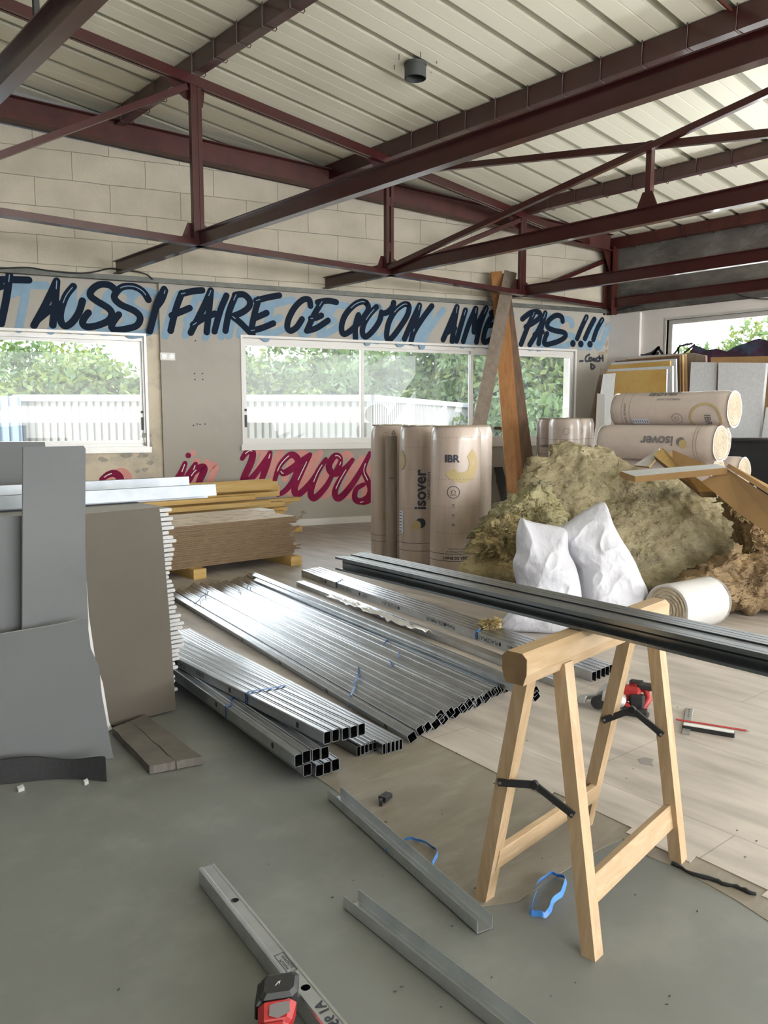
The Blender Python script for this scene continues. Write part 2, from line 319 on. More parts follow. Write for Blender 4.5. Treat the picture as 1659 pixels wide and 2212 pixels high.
def wool_mat(name, a, b2, c):
    m = mat(name, a, .95, var=b2, vscale=3.5, var2=c, v2scale=2.3, bump=1.0, bscale=13, detail=12, stretch=(1, 1.2, 1.9)); m.node_tree.nodes['Bump'].inputs['Distance'].default_value = .055; 
    m.node_tree.nodes['Principled BSDF'].inputs['Specular IOR Level'].default_value = .1
    return m
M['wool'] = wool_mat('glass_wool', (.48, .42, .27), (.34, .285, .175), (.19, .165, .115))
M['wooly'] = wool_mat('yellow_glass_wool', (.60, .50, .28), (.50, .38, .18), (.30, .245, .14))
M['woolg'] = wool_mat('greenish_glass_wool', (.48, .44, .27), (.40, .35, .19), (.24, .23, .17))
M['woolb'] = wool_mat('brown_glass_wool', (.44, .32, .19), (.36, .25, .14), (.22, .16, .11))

# ================================================================ SETTING
XL, YB = -4.0, -6.0
def wloc(mb, s0, s1, o0, o1, z0, z1, m=0):              # box in the left-wall frame (off>0 is into the room)
    c = wp((s0+s1)/2, (o0+o1)/2, (z0+z1)/2); mb.obox(c, WD*(s1-s0)/2, WN*(o1-o0)/2, Z3*(z1-z0)/2, m)
# ground outside and floor slab
g = MB(); g.box((-45, -45, -3.2), (60, 60, -3.0)); g.build('ground_outside', M['grassground'], kind='structure')
f = MB(); f.prism([(XL-.2, YB-.2, 0), (RX+.3, YB-.2, 0), (RX+.3, 7.15, 0), (XL-.2, 11.8, 0)], (0, 0, -.25)); f.build('floor', M['screed'], kind='structure')
f = MB(); poly = [fl(*q) for q in [(700, 1690), (850, 1800), (905, 1862), (935, 1895), (1010, 1962), (1120, 1948), (1190, 1900), (1240, 1868), (1300, 1832), (1345, 1812), (1400, 1850), (1452, 1872), (1520, 1906), (1590, 1945), (1659, 1990), (1780, 2060)]]
poly = [(p[0], p[1], 0) for p in poly]+[(2.6, .2, 0), (2.6, 3.2, 0), (1.8, 3.2, 0)]
f.prism(poly, (0, 0, .0015)); f.build('floor_glue_strip', M['oldscreed'], kind='structure')
f = MB(); edge = [(2.33, 2.5), (2.277, 1.886), (2.278, 1.736), (2.32, 1.735), (2.313, 1.544), (2.304, 1.403), (2.262, 1.398), (2.25, 1.168), (2.298, 1.175), (2.282, .945), (2.24, .945), (2.24, -1.5)]
f.prism([(x, y, 0) for x, y in edge]+[(2.24, YB, 0), (RX, YB, 0), (RX, 7.08, 0), (3.0, 9.3, 0), (XL, 11.2, 0), (XL, 5.2, 0), (1.9, 5.2, 0), (2.2, 3.6, 0)], (0, 0, .004)); f.build('floor_planks', M['vinyl'], kind='structure')

# left wall: lower lining with two window openings, pilaster step at s=1.652
W1 = (-3.2, 1.50, 1.02, 2.30); W2 = (2.60, 7.60, 1.03, 2.33)
SE = WL+.05
w = MB()
OFF1 = -.045
def wall_seg(mb, s0, s1, wi, off):
    z1 = ZB
    wloc(mb, s0, wi[0], -.3, off, 0, z1); wloc(mb, wi[1], s1, -.3, off, 0, z1)
    wloc(mb, wi[0], wi[1], -.3, off, 0, wi[2]); wloc(mb, wi[0], wi[1], -.3, off, wi[3], z1)
wall_seg(w, -7.2, 1.652, W1, OFF1); wall_old = w.build('wall_left_bay', M['plaster_old'], kind='structure', local=WM)
w = MB(); wall_seg(w, 1.652, SE, W2, 0); wall_left = w.build('wall_left', M['plaster'], kind='structure', local=WM)
w = MB(); wloc(w, -7.2, 1.652, OFF1, OFF1+.003, 2.33, ZB); w.build('wall_left_band', M['plaster'], kind='structure', local=WM)
# blockwork above, stepping with the roof slope
w = MB(); pr = [wp(-7.2, -.06, 2.9), wp(SE, -.06, 2.9), wp(SE, -.06, 4.46-.08*SE)]
pr += [wp(-7.2, -.06, 4.46+.08*7.2)]
w.prism(pr, -WN*.22); w.build('wall_left_blockwork', M['block'], kind='structure', local=WM)
w = MB(); w.prism([wp(-7.2, -.12, 4.40+.08*7.2), wp(SE, -.12, 4.40-.08*SE), wp(SE, -.12, roof_z(10.65)), wp(-7.2, -.12, roof_z(A0[0]-7.2*WD[0]))], -WN*.12); w.build('wall_left_top', M['coping'], kind='structure', local=WM)
w = MB(); wloc(w, -7.2, SE, -.06, .045, 2.907, 2.935); wloc(w, -7.2, SE, -.06, .02, 2.935, 2.965); w.build('trim_1', M['ledge'], kind='structure', local=WM)
w = MB(); wloc(w, 1.66, SE, 0, .012, 0, .085); w.build('baseboard_left', M['plaster_w'], kind='structure', local=WM)
# right wall with a long strip of windows
W3Y = (-4.6, 6.22, 1.05, 2.735)
w = MB()
w.box((RX, YB, 0), (RX+.3, W3Y[0], 2.9)); w.box((RX, W3Y[1], 0), (RX+.3, 7.3, 2.9)); w.box((RX, W3Y[0], 0), (RX+.3, W3Y[1], W3Y[2])); w.box((RX, W3Y[0], W3Y[3]), (RX+.3, W3Y[1], 2.9))
w.box((RX-.05, 6.62, 0), (RX, 7.3, 2.88)); wall_right = w.build('wall_right', M['plaster_w'], kind='structure')
w = MB(); w.box((RX+.06, YB, 2.88), (RX+.3, 7.3, roof_z(RX)+.05)); w.build('wall_right_concrete', M['concrete_dark'], kind='structure')
w = MB(); w.box((XL-.2, YB-.2, 0), (XL, 11.9, 5.9)); w.build('wall_back', M['concrete_dark'], kind='structure')
w = MB(); w.box((XL, YB-.2, 0), (RX+.3, YB, .55)); w.box((XL, YB-.2, 3.3), (RX+.3, YB, 5.9)); w.box((XL, YB-.2, .55), (-2.2, YB, 3.3)); w.box((10.2, YB-.2, .55), (RX+.3, YB, 3.3))
w.build('wall_rear', M['plaster'], kind='structure')

# ---- windows
def wframe(mb, s0, s1, o0, o1, z0, z1, t):
    wloc(mb, s0, s1, o0, o1, z0, z0+t); wloc(mb, s0, s1, o0, o1, z1-t, z1); wloc(mb, s0, s0+t, o0, o1, z0+t, z1-t); wloc(mb, s1-t, s1, o0, o1, z0+t, z1-t)
def left_window(name, wi, off, splits, fmat, gmat, label):
    e = thing(name, None, None, wp(wi[0], off, wi[2])); e['kind'] = 'structure'; e['label'] = label
    m = MB(); wframe(m, wi[0], wi[1], off-.11, off-.03, wi[2], wi[3], .05); wloc(m, wi[0]-.02, wi[1]+.02, off, off+.035, wi[2]-.055, wi[2]+.012); wframe(m, wi[0]-.0, wi[1]+.0, off-.02, off+.012, wi[2]-.01, wi[3]+.035, .028)
    m.build('window_frame', fmat, e, local=WM)
    for i in range(len(splits)-1):
        a, b = splits[i], splits[i+1]; k = -.055 if i % 2 == 0 else -.085
        m = MB(); wframe(m, a-.02, b+.02, off+k-.012, off+k+.016, wi[2]+.045, wi[3]-.045, .042); m.build('sash', fmat, e, local=WM)
        m = MB(); wloc(m, a+.02, b-.02, off+k-.003, off+k+.003, wi[2]+.085, wi[3]-.085); m.build('pane', gmat, e, local=WM)
    return e
w1 = left_window('window_1', W1, OFF1, [-3.15, -1.6, 1.45], M['alu'], M['glass'], 'sliding window at the left end of the graffiti wall')
w2 = left_window('window_2', W2, 0, [2.65, 4.22, 5.86, 7.55], M['pvc'], M['dirtyglass'], 'three pane window in the middle of the graffiti wall')
def latch(e, s, off, z):
    m = MB(); wloc(m, s-.014, s+.014, off-.05, off-.022, z-.075, z+.075); wloc(m, s-.013, s+.013, off-.05, off-.022, z+.12, z+.15); m.build('window_latch', M['black'], e, local=WM)
latch(w1, 1.432, OFF1, 1.30); latch(w2, 2.655, 0, 1.33)
m = MB(); [wloc(m, 7.49, 7.508, -.05, -.028, z, z+.02) for z in (1.30, 1.36)]; m.build('window_latch', M['black'], w2, local=WM)
e = thing('window_3', None, None, (RX, W3Y[1], W3Y[2])); tag(e, 'window strip in the right-hand wall above the leaning panels', kind='structure')
m = MB(); X0, X1 = RX+.05, RX+.12
ys = [6.22, 4.1, 2.0, -.1, -2.3, -4.6]
m.box((X0, W3Y[0], W3Y[2]), (X1, W3Y[1], W3Y[2]+.06)); m.box((X0, W3Y[0], W3Y[3]-.06), (X1, W3Y[1], W3Y[3]))
for y in ys: m.box((X0, max(y-.06, -4.6), W3Y[2]+.06), (X1, max(y, -4.54), W3Y[3]-.06))
m.box((RX-.02, W3Y[0], W3Y[2]-.04), (RX+.05, W3Y[1], W3Y[2])); m.box((RX-.012, W3Y[0]-.03, W3Y[3]), (RX+.05, W3Y[1]+.03, W3Y[3]+.03)); m.box((RX-.012, W3Y[1], W3Y[2]), (RX+.05, W3Y[1]+.03, W3Y[3]))
m.build('window_frame', M['alu'], e)
for a, b in zip(ys[1:], ys[:-1]):
    m = MB(); m.box((RX+.08, a, W3Y[2]+.05), (RX+.086, b-.05, W3Y[3]-.05)); m.build('pane', M['glass'], e)

for s0_, s1_, of_ in ((W1[0], W1[1], OFF1), (W2[0], W2[1], 0)):
    area_light('sky_portal_left', wp((s0_+s1_)/2, -.2, 1.67), WN, s1_-s0_, 1.3, 1, portal=True)
# ---- roof: trapezoidal deck, grooves every 0.40 m, running down the slope
prof = []; P = .4; y0 = 6.79-.4*34+.02
for k in range(46):
    b = y0+k*P
    prof += [(b, 0), (b+.004, .022), (b+.082, .022), (b+.086, 0), (b+.215, 0), (b+.221, .0012), (b+.229, .0012), (b+.235, 0)]
xa, xb = XL-.3, RX+.5
vs = []
for x in (xa, xb): vs += [(x, y, roof_z(x)+z) for y, z in prof]
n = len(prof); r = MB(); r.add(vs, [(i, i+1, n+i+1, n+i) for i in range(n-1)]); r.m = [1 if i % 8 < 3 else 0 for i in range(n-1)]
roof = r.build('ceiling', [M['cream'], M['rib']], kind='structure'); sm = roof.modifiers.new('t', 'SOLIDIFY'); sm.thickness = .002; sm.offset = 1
# opaque insulation on top keeps daylight out
r = MB(); r.prism([(xa, y0-.4, roof_z(xa)+.095), (xb, y0-.4, roof_z(xb)+.095), (xb, 12.4, roof_z(xb)+.095), (xa, 12.4, roof_z(xa)+.095)], (0, 0, .12)); r.build('ceiling_insulation', M['coping'], kind='structure')

# ================================================================ STEEL
TX = [1.37, 3.9, 6.31, 8.70, 10.56]; ZC = 2.98
def wall_y(x): return A0[1]+(x-A0[0])*WD[1]/WD[0]
names = ['maroon steel beam crossing the top left corner of the picture', 'long maroon tie beam running from upper right down to the graffiti wall', 'maroon tie beam carrying the crossed bracing and short hanger', 'maroon tie beam in front of the dark concrete wall, third from the right wall', 'maroon tie beam fixed along the dark concrete wall above the right window']
for i, x in enumerate(TX):
    m = MB(); m.ibeam((x, -5.9, ZC), (x, wall_y(x)+.02 if i < 4 else 7.1, ZC), .075, .14)
    o = m.build('tie_beam', M['maroon'], kind='thing'); tag(o, names[i], 'beam', kind='thing')
YA_ = 7.2
def top_z(x): return 4.815-.0965*x
ta = thing('roof_truss', 'maroon lattice roof truss spanning in front of the graffiti wall to the corner', 'truss', (5, YA_, 2.98))
m = MB(); m.sweep([(-.05, 0), (.05, 0), (.05, .008), (.004, .008), (.004, .07), (-.004, .07), (-.004, .008), (-.05, .008)], (-3.9, YA_, ZC), (10.62, YA_-.05, ZC), (0, 1, 0), (0, 0, 1)); m.build('bottom_chord', M['maroon'], ta)
m = MB()
for dy in (-.04, .01): m.sweep([(0, 0), (.03, 0), (.03, .008), (.008, .008), (.008, .09), (0, .09)], (-3.9, YA_+dy, top_z(-3.9)-.01), (10.66, YA_+dy, top_z(10.66)-.01), (0, 1, 0), (0, 0, 1))
m.build('top_chord', M['maroon'], ta)
for x in (3.9, 6.31, 8.66):
    m = MB()
    for d in (-.035, .035): m.bar((x+d, YA_, ZC+.02), (x+d, YA_, top_z(x)), .045, .05, (0, 1, 0))
    if x == 6.31:
        for z in (3.25, 3.75, 4.0): m.box((x-.02, YA_-.02, z), (x+.02, YA_+.02, z+.1))
    else: m.box((x-.02, YA_-.02, ZC+.03), (x+.02, YA_+.02, top_z(x)))
    m.build('post', M['maroon'], ta)
    m = MB(); m.prism([(x-.16, YA_+.03, ZC+.06), (x+.28, YA_+.03, ZC+.06), (x+.28, YA_+.03, ZC+.13), (x+.09, YA_+.03, ZC+.22), (x-.09, YA_+.03, ZC+.22)], (0, .008, 0))
    m.build('gusset', M['maroon'], ta); m = MB(); m.prism([(x-.30, YA_+.03, top_z(x-.3)), (x+.12, YA_+.03, top_z(x+.12)), (x+.10, YA_+.03, top_z(x)-.16), (x-.1, YA_+.03, top_z(x)-.12)], (0, .008, 0)); m.build('gusset', M['maroon'], ta)
    
for a, b in ((1.40, 3.80), (3.95, 6.2), (6.38, 8.56), (8.78, 10.5)):
    m = MB(); z1 = top_z(b)-.05 if b < 10 else 3.66
    for dy in (-.045, .02): m.bar((a, YA_+dy, ZC+.06), (b, YA_+dy, z1), .012, .055)
    m.bar((a, YA_-.012, ZC+.035), (b, YA_-.012, z1-.025), .07, .008); m.build('diagonal', M['maroon'], ta)
m = MB(); m.ibeam((10.55, 7.02, 2.88), (10.55, 7.02, 3.85), .13, .14, (0, 1, 0)); m.prism([(10.3, 7.08, 3.82), (10.62, 7.08, 3.80), (10.62, 7.08, 3.3), (10.5, 7.08, 3.5)], (0, .01, 0)); m.build('corner_post', M['redoxide'], ta)
# bracing across the truss bays
br = thing('cross_brace', 'crossed maroon bracing bars with a short hanger above a tie beam', 'brace', (6.31, 3.9, 3.1))
m = MB(); m.bar((6.31, 7.15, 4.10), (6.31, .6, 3.115), .05, .06); m.build('brace_bar', M['maroon'], br)
m = MB(); m.bar((6.27, 7.15, 3.06), (6.27, .6, 4.12), .05, .055); m.build('brace_bar', M['maroon'], br)
m = MB(); m.bar((6.31, 3.895, 3.12), (6.31, 3.895, 3.645), .055, .055, (0, 1, 0)); m.prism([(6.28, 3.80, 3.12), (6.28, 3.99, 3.12), (6.28, 3.94, 3.24), (6.28, 3.85, 3.24)], (.01, 0, 0)); m.build('hanger', M['maroon'], br)
# purlins with wire hooks
PX = [3.93, 6.33, 8.72, 10.60]; PZ = [4.55, 4.27, 4.04, 3.83]
pn = ['maroon roof purlin from the top centre down to the blockwork notch at upper left', 'maroon roof purlin above the long tie beam, rising to the upper right', 'maroon roof purlin behind the crossed bracing', 'maroon edge purlin along the top of the dark concrete wall']
hook = None
for i, x in enumerate(PX):
    h = roof_z(x)-PZ[i]-.005; m = MB(); e = thing('purlin', pn[i], 'beam', (x, 3, PZ[i])); e['kind'] = 'thing'
    m.sweep([(-.05, 0), (.05, 0), (.05, .008), (-.042, .008), (-.042, h-.008), (.05, h-.008), (.05, h), (-.05, h)], (x, -5.9, PZ[i]), (x, wall_y(x)+.05, PZ[i]), (1, 0, 0), (0, 0, 1))
    m.build('purlin_section', M['maroon'] if i < 3 else M['redoxide'], e)
    for k in range(18):
        y = 6.79-.4*k+(0 if i != 0 else .8*3)
        if y > wall_y(x)-.1 or y < 2.2-.5*(i < 2): continue
        m = MB(); m.tube([(x-.062, y-.01, roof_z(x)+.045), (x-.06, y, PZ[i]-.008), (x+.07, y, PZ[i]-.010), (x+.085, y, PZ[i]+.012), (x+.075, y, PZ[i]+.03)], .0045, 5); m.build('hook_bolt', M['maroon'], e)
# rafter along the left wall
m = MB(); s0, s1 = -6.7, 8.05
m.ibeam(wp(s0, .11, 4.465-.0865*s0), wp(s1, .11, 4.465-.0865*s1), .16, .235); o = m.build('sloping_rafter', M['redoxide'], kind='thing'); tag(o, 'deep maroon rafter sloping along the top of the blockwork wall', 'beam', kind='thing')
m = MB(); y = 3.18; pts = [(x, y+.06*math.sin(x*1.3), roof_z(x)-.03) for x in np.linspace(4.2, 10.5, 14)]; m.tube(pts, .014, 6); o = m.build('tie_rod', M['redoxide']); tag(o, 'thin red rod running under the roof sheets at upper right', 'rod')
# hanging bracket top left
m = MB(); p = vd(78, 25, 4.6); q = vd(60, -10, 4.6)
m.bar(p+np.array([0, 0, -.05]), p+np.array([0, 0, .28]), .03, .03, (0, 1, 0)); m.bar(p+np.array([0, 0, .1]), p+np.array([-.12, .08, .14]), .05, .03); o = m.build('hanging_bracket', M['black']); tag(o, 'black hanging bracket above the beam at the top left corner', 'bracket')
# short stubs / bearing blocks where the tie beams meet the wall
e = thing('ceiling_vent_pipe', 'dark grey capped pipe stub poking through the roof sheets', 'pipe', (5.5, 5.9, 4.4))
c = pl(897, 165, (0, 0, roof_z(5.55)-.09), (0, 0, 1)); m = MB(); zt = roof_z(c[0])
m.tube([(c[0], c[1], zt), (c[0], c[1], zt-.135)], .098, 32, caps=False); m.tube([(c[0], c[1], zt-.135), (c[0], c[1], zt)], .09, 32, caps=False); m.cyl((c[0], c[1], zt-.03), (c[0], c[1], zt-.02), .092, 32)
m.tube([(c[0], c[1], zt-.005), (c[0], c[1], zt-.03)], .103, 32); m.build('pipe_stub', M['pvcgrey'], e)
m = MB()
for k in range(6):
    a = k*1.05; m.tube([(c[0]+.2*math.cos(a), c[1]+.2*math.sin(a), roof_z(c[0]+.2*math.cos(a))), (c[0]+.2*math.cos(a), c[1]+.2*math.sin(a), roof_z(c[0])-.03)], .004, 5)
m.build('screw_tips', M['pvcgrey'], e)
# electric cable along the ledge
m = MB(); pts = []
for x, y in [(0, 580), (60, 578), (100, 584), (160, 590), (200, 588), (237, 580), (262, 583), (285, 585), (312, 591), (326, 600), (334, 611)]:
    s, z = LW(x, y, .03); pts.append(wp(s, .03, z))
m.tube(smooth_poly(pts, 4), .009, 6); o = m.build('electric_cable', M['wire']); tag(o, 'black electric cable running along the ledge above the left window', 'cable')
m = MB(); pts = [xp(x, y, RX-.03) for x, y in [(1325, 672), (1400, 655), (1480, 640), (1570, 632), (1612, 642), (1659, 646), (1750, 640)]]; m.tube(smooth_poly(pts, 4), .008, 6); o = m.build('electric_cable', M['wire']); tag(o, 'black cable sagging under the beam on the right wall', 'cable')
# socket pair
s, z = LW(362, 770); e = thing('wall_socket', 'white double electric socket on the wall right of the left window', 'socket', wp(s, 0, z))
m = MB(); wloc(m, s-.085, s+.085, 0, .012, z-.043, z+.043); m.build('socket_plate', M['pvc'], e)
for d in (-.042, .042):
    m = MB(); m.cyl(wp(s+d, .012, z), wp(s+d, .016, z), .027, 20); m.cyl(wp(s+d-.01, .016, z), wp(s+d-.01, .018, z), .004, 8, 1); m.cyl(wp(s+d+.01, .016, z), wp(s+d+.01, .018, z), .004, 8, 1); m.build('outlet', [M['alu'], M['ink']], e)
m = MB()
for x, y in [(420, 807), (437, 807), (421, 820), (438, 820), (418, 919), (426, 916), (432, 917), (443, 916), (422, 736)]:
    s, z = LW(x, y); m.cyl(wp(s, .0, z), wp(s, .0015, z), .009, 8)
m.build('screw_holes', M['ink'], wall_left)
# bearing blocks
m = MB(); s, z = LW(1315, 672, .02)

# ================================================================ GRAFFITI (paint on the left wall)
def ribbon(mb, pts, w, to3, off, taper=None, m=0):
    """stroke of paint: pts are (s,z) on the wall, w its width, round ends"""
    P = [np.array(p, float) for p in pts]; k = len(P); L = []; R = []
    for i in range(k):
        d = P[min(i+1, k-1)]-P[max(i-1, 0)]; d = d/(np.linalg.norm(d)+1e-9); nn = np.array([-d[1], d[0]])
        ww = w/2*(taper(i/(k-1)) if taper else 1); L.append(P[i]+nn*ww); R.append(P[i]-nn*ww)
    vs = [to3(p[0], p[1], off) for p in L]+[to3(p[0], p[1], off) for p in R]
    mb.add(vs, [(i, i+1, k+i+1, k+i) for i in range(k-1)], m)
    for c, d0 in ((P[0], P[0]-P[1]), (P[-1], P[-1]-P[-2])):
        a0 = math.atan2(d0[1], d0[0]); ww = w/2*(taper(0 if c is P[0] else 1) if taper else 1)
        mb.add([to3(c[0]+ww*math.cos(a0+a), c[1]+ww*math.sin(a0+a), off) for a in np.linspace(-math.pi/2, math.pi/2, 7)], [list(range(7))], m)
Z8 = (0, 560, .2411); Z1 = (250, 660, .2411); Z4 = (360, 420, .2411); QZ = (720, 630, .14467); AZ = (940, 640, .2411); YZ = (500, 950, .1929); IZ = (180, 960, .18083)
SL = [  # zoom frame, strokes
 (Z8, [[(85, 135), (60, 330), (10, 575)], [(-120, 180), (80, 178), (258, 182)], [(-60, 260), (-20, 245), (10, 238)],
       [(510, 190), (415, 390), (305, 592)], [(510, 190), (495, 400), (475, 588)], [(330, 545), (440, 455), (535, 398)],
       [(660, 238), (590, 330), (545, 470), (550, 560), (590, 595), (650, 560), (710, 470), (742, 368)],
       [(1035, 268), (985, 228), (900, 222), (830, 265), (812, 320), (870, 370), (975, 435), (1005, 490), (970, 550), (870, 592), (780, 602), (742, 570), (760, 520), (795, 475)],
       [(1335, 360), (1285, 285), (1200, 240), (1100, 245), (1040, 300), (1032, 350), (1090, 405), (1210, 460), (1260, 520), (1230, 590), (1140, 620), (1040, 632), (1002, 600), (1030, 540), (1068, 492)],
       [(1470, 268), (1420, 370), (1385, 480), (1342, 645)], [(1478, 280), (1450, 360), (1400, 430)]]),
 (Z4, [[(135, 885), (85, 1020), (35, 1222)], [(130, 892), (230, 868), (318, 860)], [(45, 1085), (120, 1055), (205, 1018)],
       [(395, 862), (330, 1010), (215, 1240)], [(395, 862), (378, 1050), (358, 1235)], [(235, 1170), (330, 1110), (432, 1068)],
       [(535, 908), (480, 1040), (428, 1228)], [(620, 900), (560, 1050), (526, 1222)], [(612, 902), (690, 898), (742, 950), (735, 1010), (670, 1060), (590, 1092)], [(590, 1095), (660, 1150), (735, 1225), (770, 1252)],
       [(822, 940), (785, 1080), (755, 1222)], [(800, 952), (900, 925), (1008, 905)], [(790, 1108), (845, 1085), (895, 1062)], [(755, 1222), (850, 1198), (955, 1155)],
       [(1288, 1000), (1275, 945), (1220, 945), (1150, 1010), (1095, 1110), (1080, 1190), (1110, 1222), (1165, 1190), (1212, 1118)],
       [(1390, 962), (1320, 1080), (1255, 1222)], [(1352, 968), (1440, 952), (1518, 966)], [(1290, 1112), (1340, 1105), (1385, 1085)], [(1255, 1222), (1340, 1198), (1445, 1130)]]),
 (QZ, [[(490, 165), (420, 150), (310, 200), (190, 330), (130, 470), (125, 590), (165, 635), (260, 580), (400, 440), (500, 310), (522, 230), (490, 165)], [(375, 350), (345, 440), (325, 560), (330, 700)],
       [(640, 230), (540, 340), (460, 470), (432, 590), (455, 665), (510, 660), (610, 560), (690, 430), (718, 310)], [(900, 165), (880, 230), (820, 300), (760, 325)],
       [(1115, 195), (1050, 190), (930, 280), (840, 430), (800, 580), (800, 700), (850, 710), (960, 580), (1090, 380), (1130, 250), (1115, 195)],
       [(1285, 205), (1180, 430), (1060, 708)], [(1285, 205), (1240, 400), (1205, 560)], [(1470, 215), (1330, 400), (1200, 610), (1155, 760)], [(1205, 560), (1175, 660), (1155, 760)]]),
 (AZ, [[(195, 95), (130, 250), (70, 390)], [(195, 95), (170, 250), (150, 405)], [(100, 330), (140, 300), (175, 285)], [(270, 125), (230, 260), (190, 400)], [(360, 110), (300, 250), (250, 405)], [(365, 110), (350, 220), (345, 320)], [(455, 105), (400, 210), (345, 320)], [(458, 105), (400, 260), (368, 410)],
       [(530, 150), (470, 240), (435, 350), (435, 410), (490, 390), (540, 345)], [(460, 265), (520, 255)], [(500, 150), (600, 125)],
       [(885, 145), (830, 270), (768, 430)], [(780, 205), (850, 150), (920, 140), (940, 180), (890, 230), (810, 275)], [(985, 150), (930, 290), (845, 435)], [(985, 150), (950, 290), (925, 425)], [(890, 345), (960, 320)],
       [(1140, 225), (1130, 185), (1080, 172), (1015, 220), (1005, 275), (1060, 305), (1150, 325), (1165, 360), (1110, 400), (1010, 430), (975, 420), (985, 370), (1000, 335)],
       [(1355, 185), (1310, 280), (1270, 380)], [(1425, 205), (1380, 290), (1340, 380)], [(1495, 210), (1450, 290), (1415, 390)]])]
def tow(s, z, off): return wp(s, off, z)
DOTS = [(AZ, 1232, 424), (AZ, 1303, 428), (AZ, 1385, 430)]
mn, ms, mw = MB(), MB(), MB(); si = 0
for (ox, oy, k), strokes in SL:
    for st in strokes:
        sw = [LW(ox+x*k, oy+y*k) for x, y in st]; sp = smooth_poly(sw, 5)
        off0 = OFF1+.004 if np.mean([q[0] for q in sw]) < 1.62 else .001
        si += 1; e_ = si*.00003
        ribbon(mn, sp, .076, tow, off0+.0040+e_)
        ribbon(ms, [(p[0]+.17, p[1]-.045) for p in sp if not (off0 < 0 and p[0]+.17 > 1.62)] if len([1 for p in sp if not (off0 < 0 and p[0]+.17 > 1.62)]) > 1 else sp, .088, tow, off0+.0010+e_)
        if len(sp) > 8 and si % 2:
            a, b = int(len(sp)*.05), int(len(sp)*.24)
            ribbon(mw, sp[a:max(b, a+3)], .010, tow, off0+.0085)
for (ox, oy, k), x, y in DOTS:
    s, z = LW(ox+x*k, oy+y*k)
    for mb, d, r, o in ((mn, 0, .05, .0068), (ms, .16, .075, .0036)): mb.add([wp(s+d+r*math.cos(t), o, z+r*math.sin(t)-d*.1) for t in np.linspace(0, 6.28, 14)[:-1]], [list(range(13))])
tag(ms.build('graffiti_shadow', M['sky'], wall_left), 'pale blue drop shadow sprayed behind the navy slogan')
tag(mn.build('graffiti_slogan', M['navy'], wall_left), 'navy spray-painted slogan AUSSI FAIRE CE QU\'ON AIME PAS !!!')
tag(mw.build('graffiti_highlight', M['sky'], wall_left), 'pale highlights along the navy letters')
mb = MB()
for st in [[(1255, 664), (1280, 662)], [(1340, 605), (1310, 625), (1305, 660), (1325, 665)], [(1340, 635), (1335, 660), (1355, 660), (1358, 635), (1340, 635)], [(1375, 640), (1370, 662), (1390, 640), (1390, 665)], [(1420, 630), (1405, 640), (1405, 662), (1420, 665)], [(1430, 618), (1432, 662)], [(1458, 615), (1460, 660)], [(1430, 642), (1460, 636)], [(1355, 690), (1358, 735), (1388, 715), (1355, 690)]]:
    ribbon(mb, smooth_poly([LW(950+x*.2411, 620+y*.2411) for x, y in st], 3), .032, tow, .003)
mb.build('graffiti_signature', M['ink'], wall_left)
# pink script lower down
PK = [(YZ, [[(120, 210), (165, 145), (215, 122), (238, 160), (215, 260), (150, 400), (140, 455), (200, 450), (300, 340), (435, 145)], [(435, 145), (390, 290), (330, 470)],
            [(480, 460), (540, 290), (640, 180), (700, 175), (745, 230), (740, 330), (690, 460), (600, 570), (520, 615)], [(545, 340), (580, 375), (680, 320), (780, 240), (880, 165)],
            [(880, 165), (790, 350), (710, 530), (720, 600), (780, 590), (900, 460), (1055, 220)], [(1055, 220), (960, 370), (890, 560), (900, 640), (950, 640), (1060, 520), (1130, 390)],
            [(1225, 240), (1210, 190), (1160, 180), (1110, 240), (1090, 310), (1130, 375), (1200, 370), (1280, 310), (1355, 225)], [(1225, 240), (1190, 330), (1150, 380)], [(1355, 225), (1240, 400), (1160, 570), (1180, 650), (1240, 630), (1350, 500), (1450, 340), (1550, 150)],
            [(1550, 150), (1480, 330), (1520, 450), (1555, 550), (1530, 640), (1440, 690), (1380, 650), (1400, 550), (1480, 500)], [(1440, 700), (1550, 680)]]),
      (IZ, [[(1215, 225), (1150, 380), (1050, 510), (980, 620)], [(1090, 530), (1180, 480), (1340, 235)], [(1340, 235), (1280, 380), (1190, 520)], [(1260, 420), (1330, 320), (1420, 270), (1440, 310), (1390, 430), (1340, 540)]]),
      (IZ, [[(225, 420), (300, 365), (380, 350), (440, 400), (440, 480), (380, 560), (300, 620)], [(60, 575), (180, 545), (300, 555), (420, 530)], [(60, 600), (140, 520), (210, 475)]])]
mp_, mk, mh = MB(), MB(), MB()
for (ox, oy, k), strokes in PK:
    for st in strokes:
        sw = [LW(ox+x*k, oy+y*k) for x, y in st]; sp = smooth_poly(sw, 6); off0 = OFF1 if np.mean([q[0] for q in sw]) < 1.55 else 0
        wd = .078; si += 1; e_ = (si-60)*.00003
        ribbon(mp_, sp, wd, tow, off0+.0038+e_, lambda t: .75+.4*math.sin(math.pi*t)); ribbon(mk, [(p[0]+(.14 if off0 == 0 else .09), p[1]+.02) for p in sp], wd*1.05, tow, off0+.0012+e_)
        a = int(len(sp)*.1); b = max(int(len(sp)*.28), a+3); ribbon(mh, sp[a:b], .011, tow, off0+.0075)
for x, y, mb, r, o in ((1253, 132, mp_, .034, .003), (1312, 104, mk, .036, .002)):
    s, z = LW(IZ[0]+x*IZ[2], IZ[1]+y*IZ[2]); mb.add([wp(s+r*math.cos(t), o, z+r*math.sin(t)) for t in np.linspace(0, 6.28, 14)[:-1]], [list(range(13))])
tag(mk.build('graffiti_script_shadow', M['pink'], wall_left), 'pink drop shadow behind the plum script')
tag(mp_.build('graffiti_script', M['plum'], wall_left), 'plum sprayed script reading in yours')
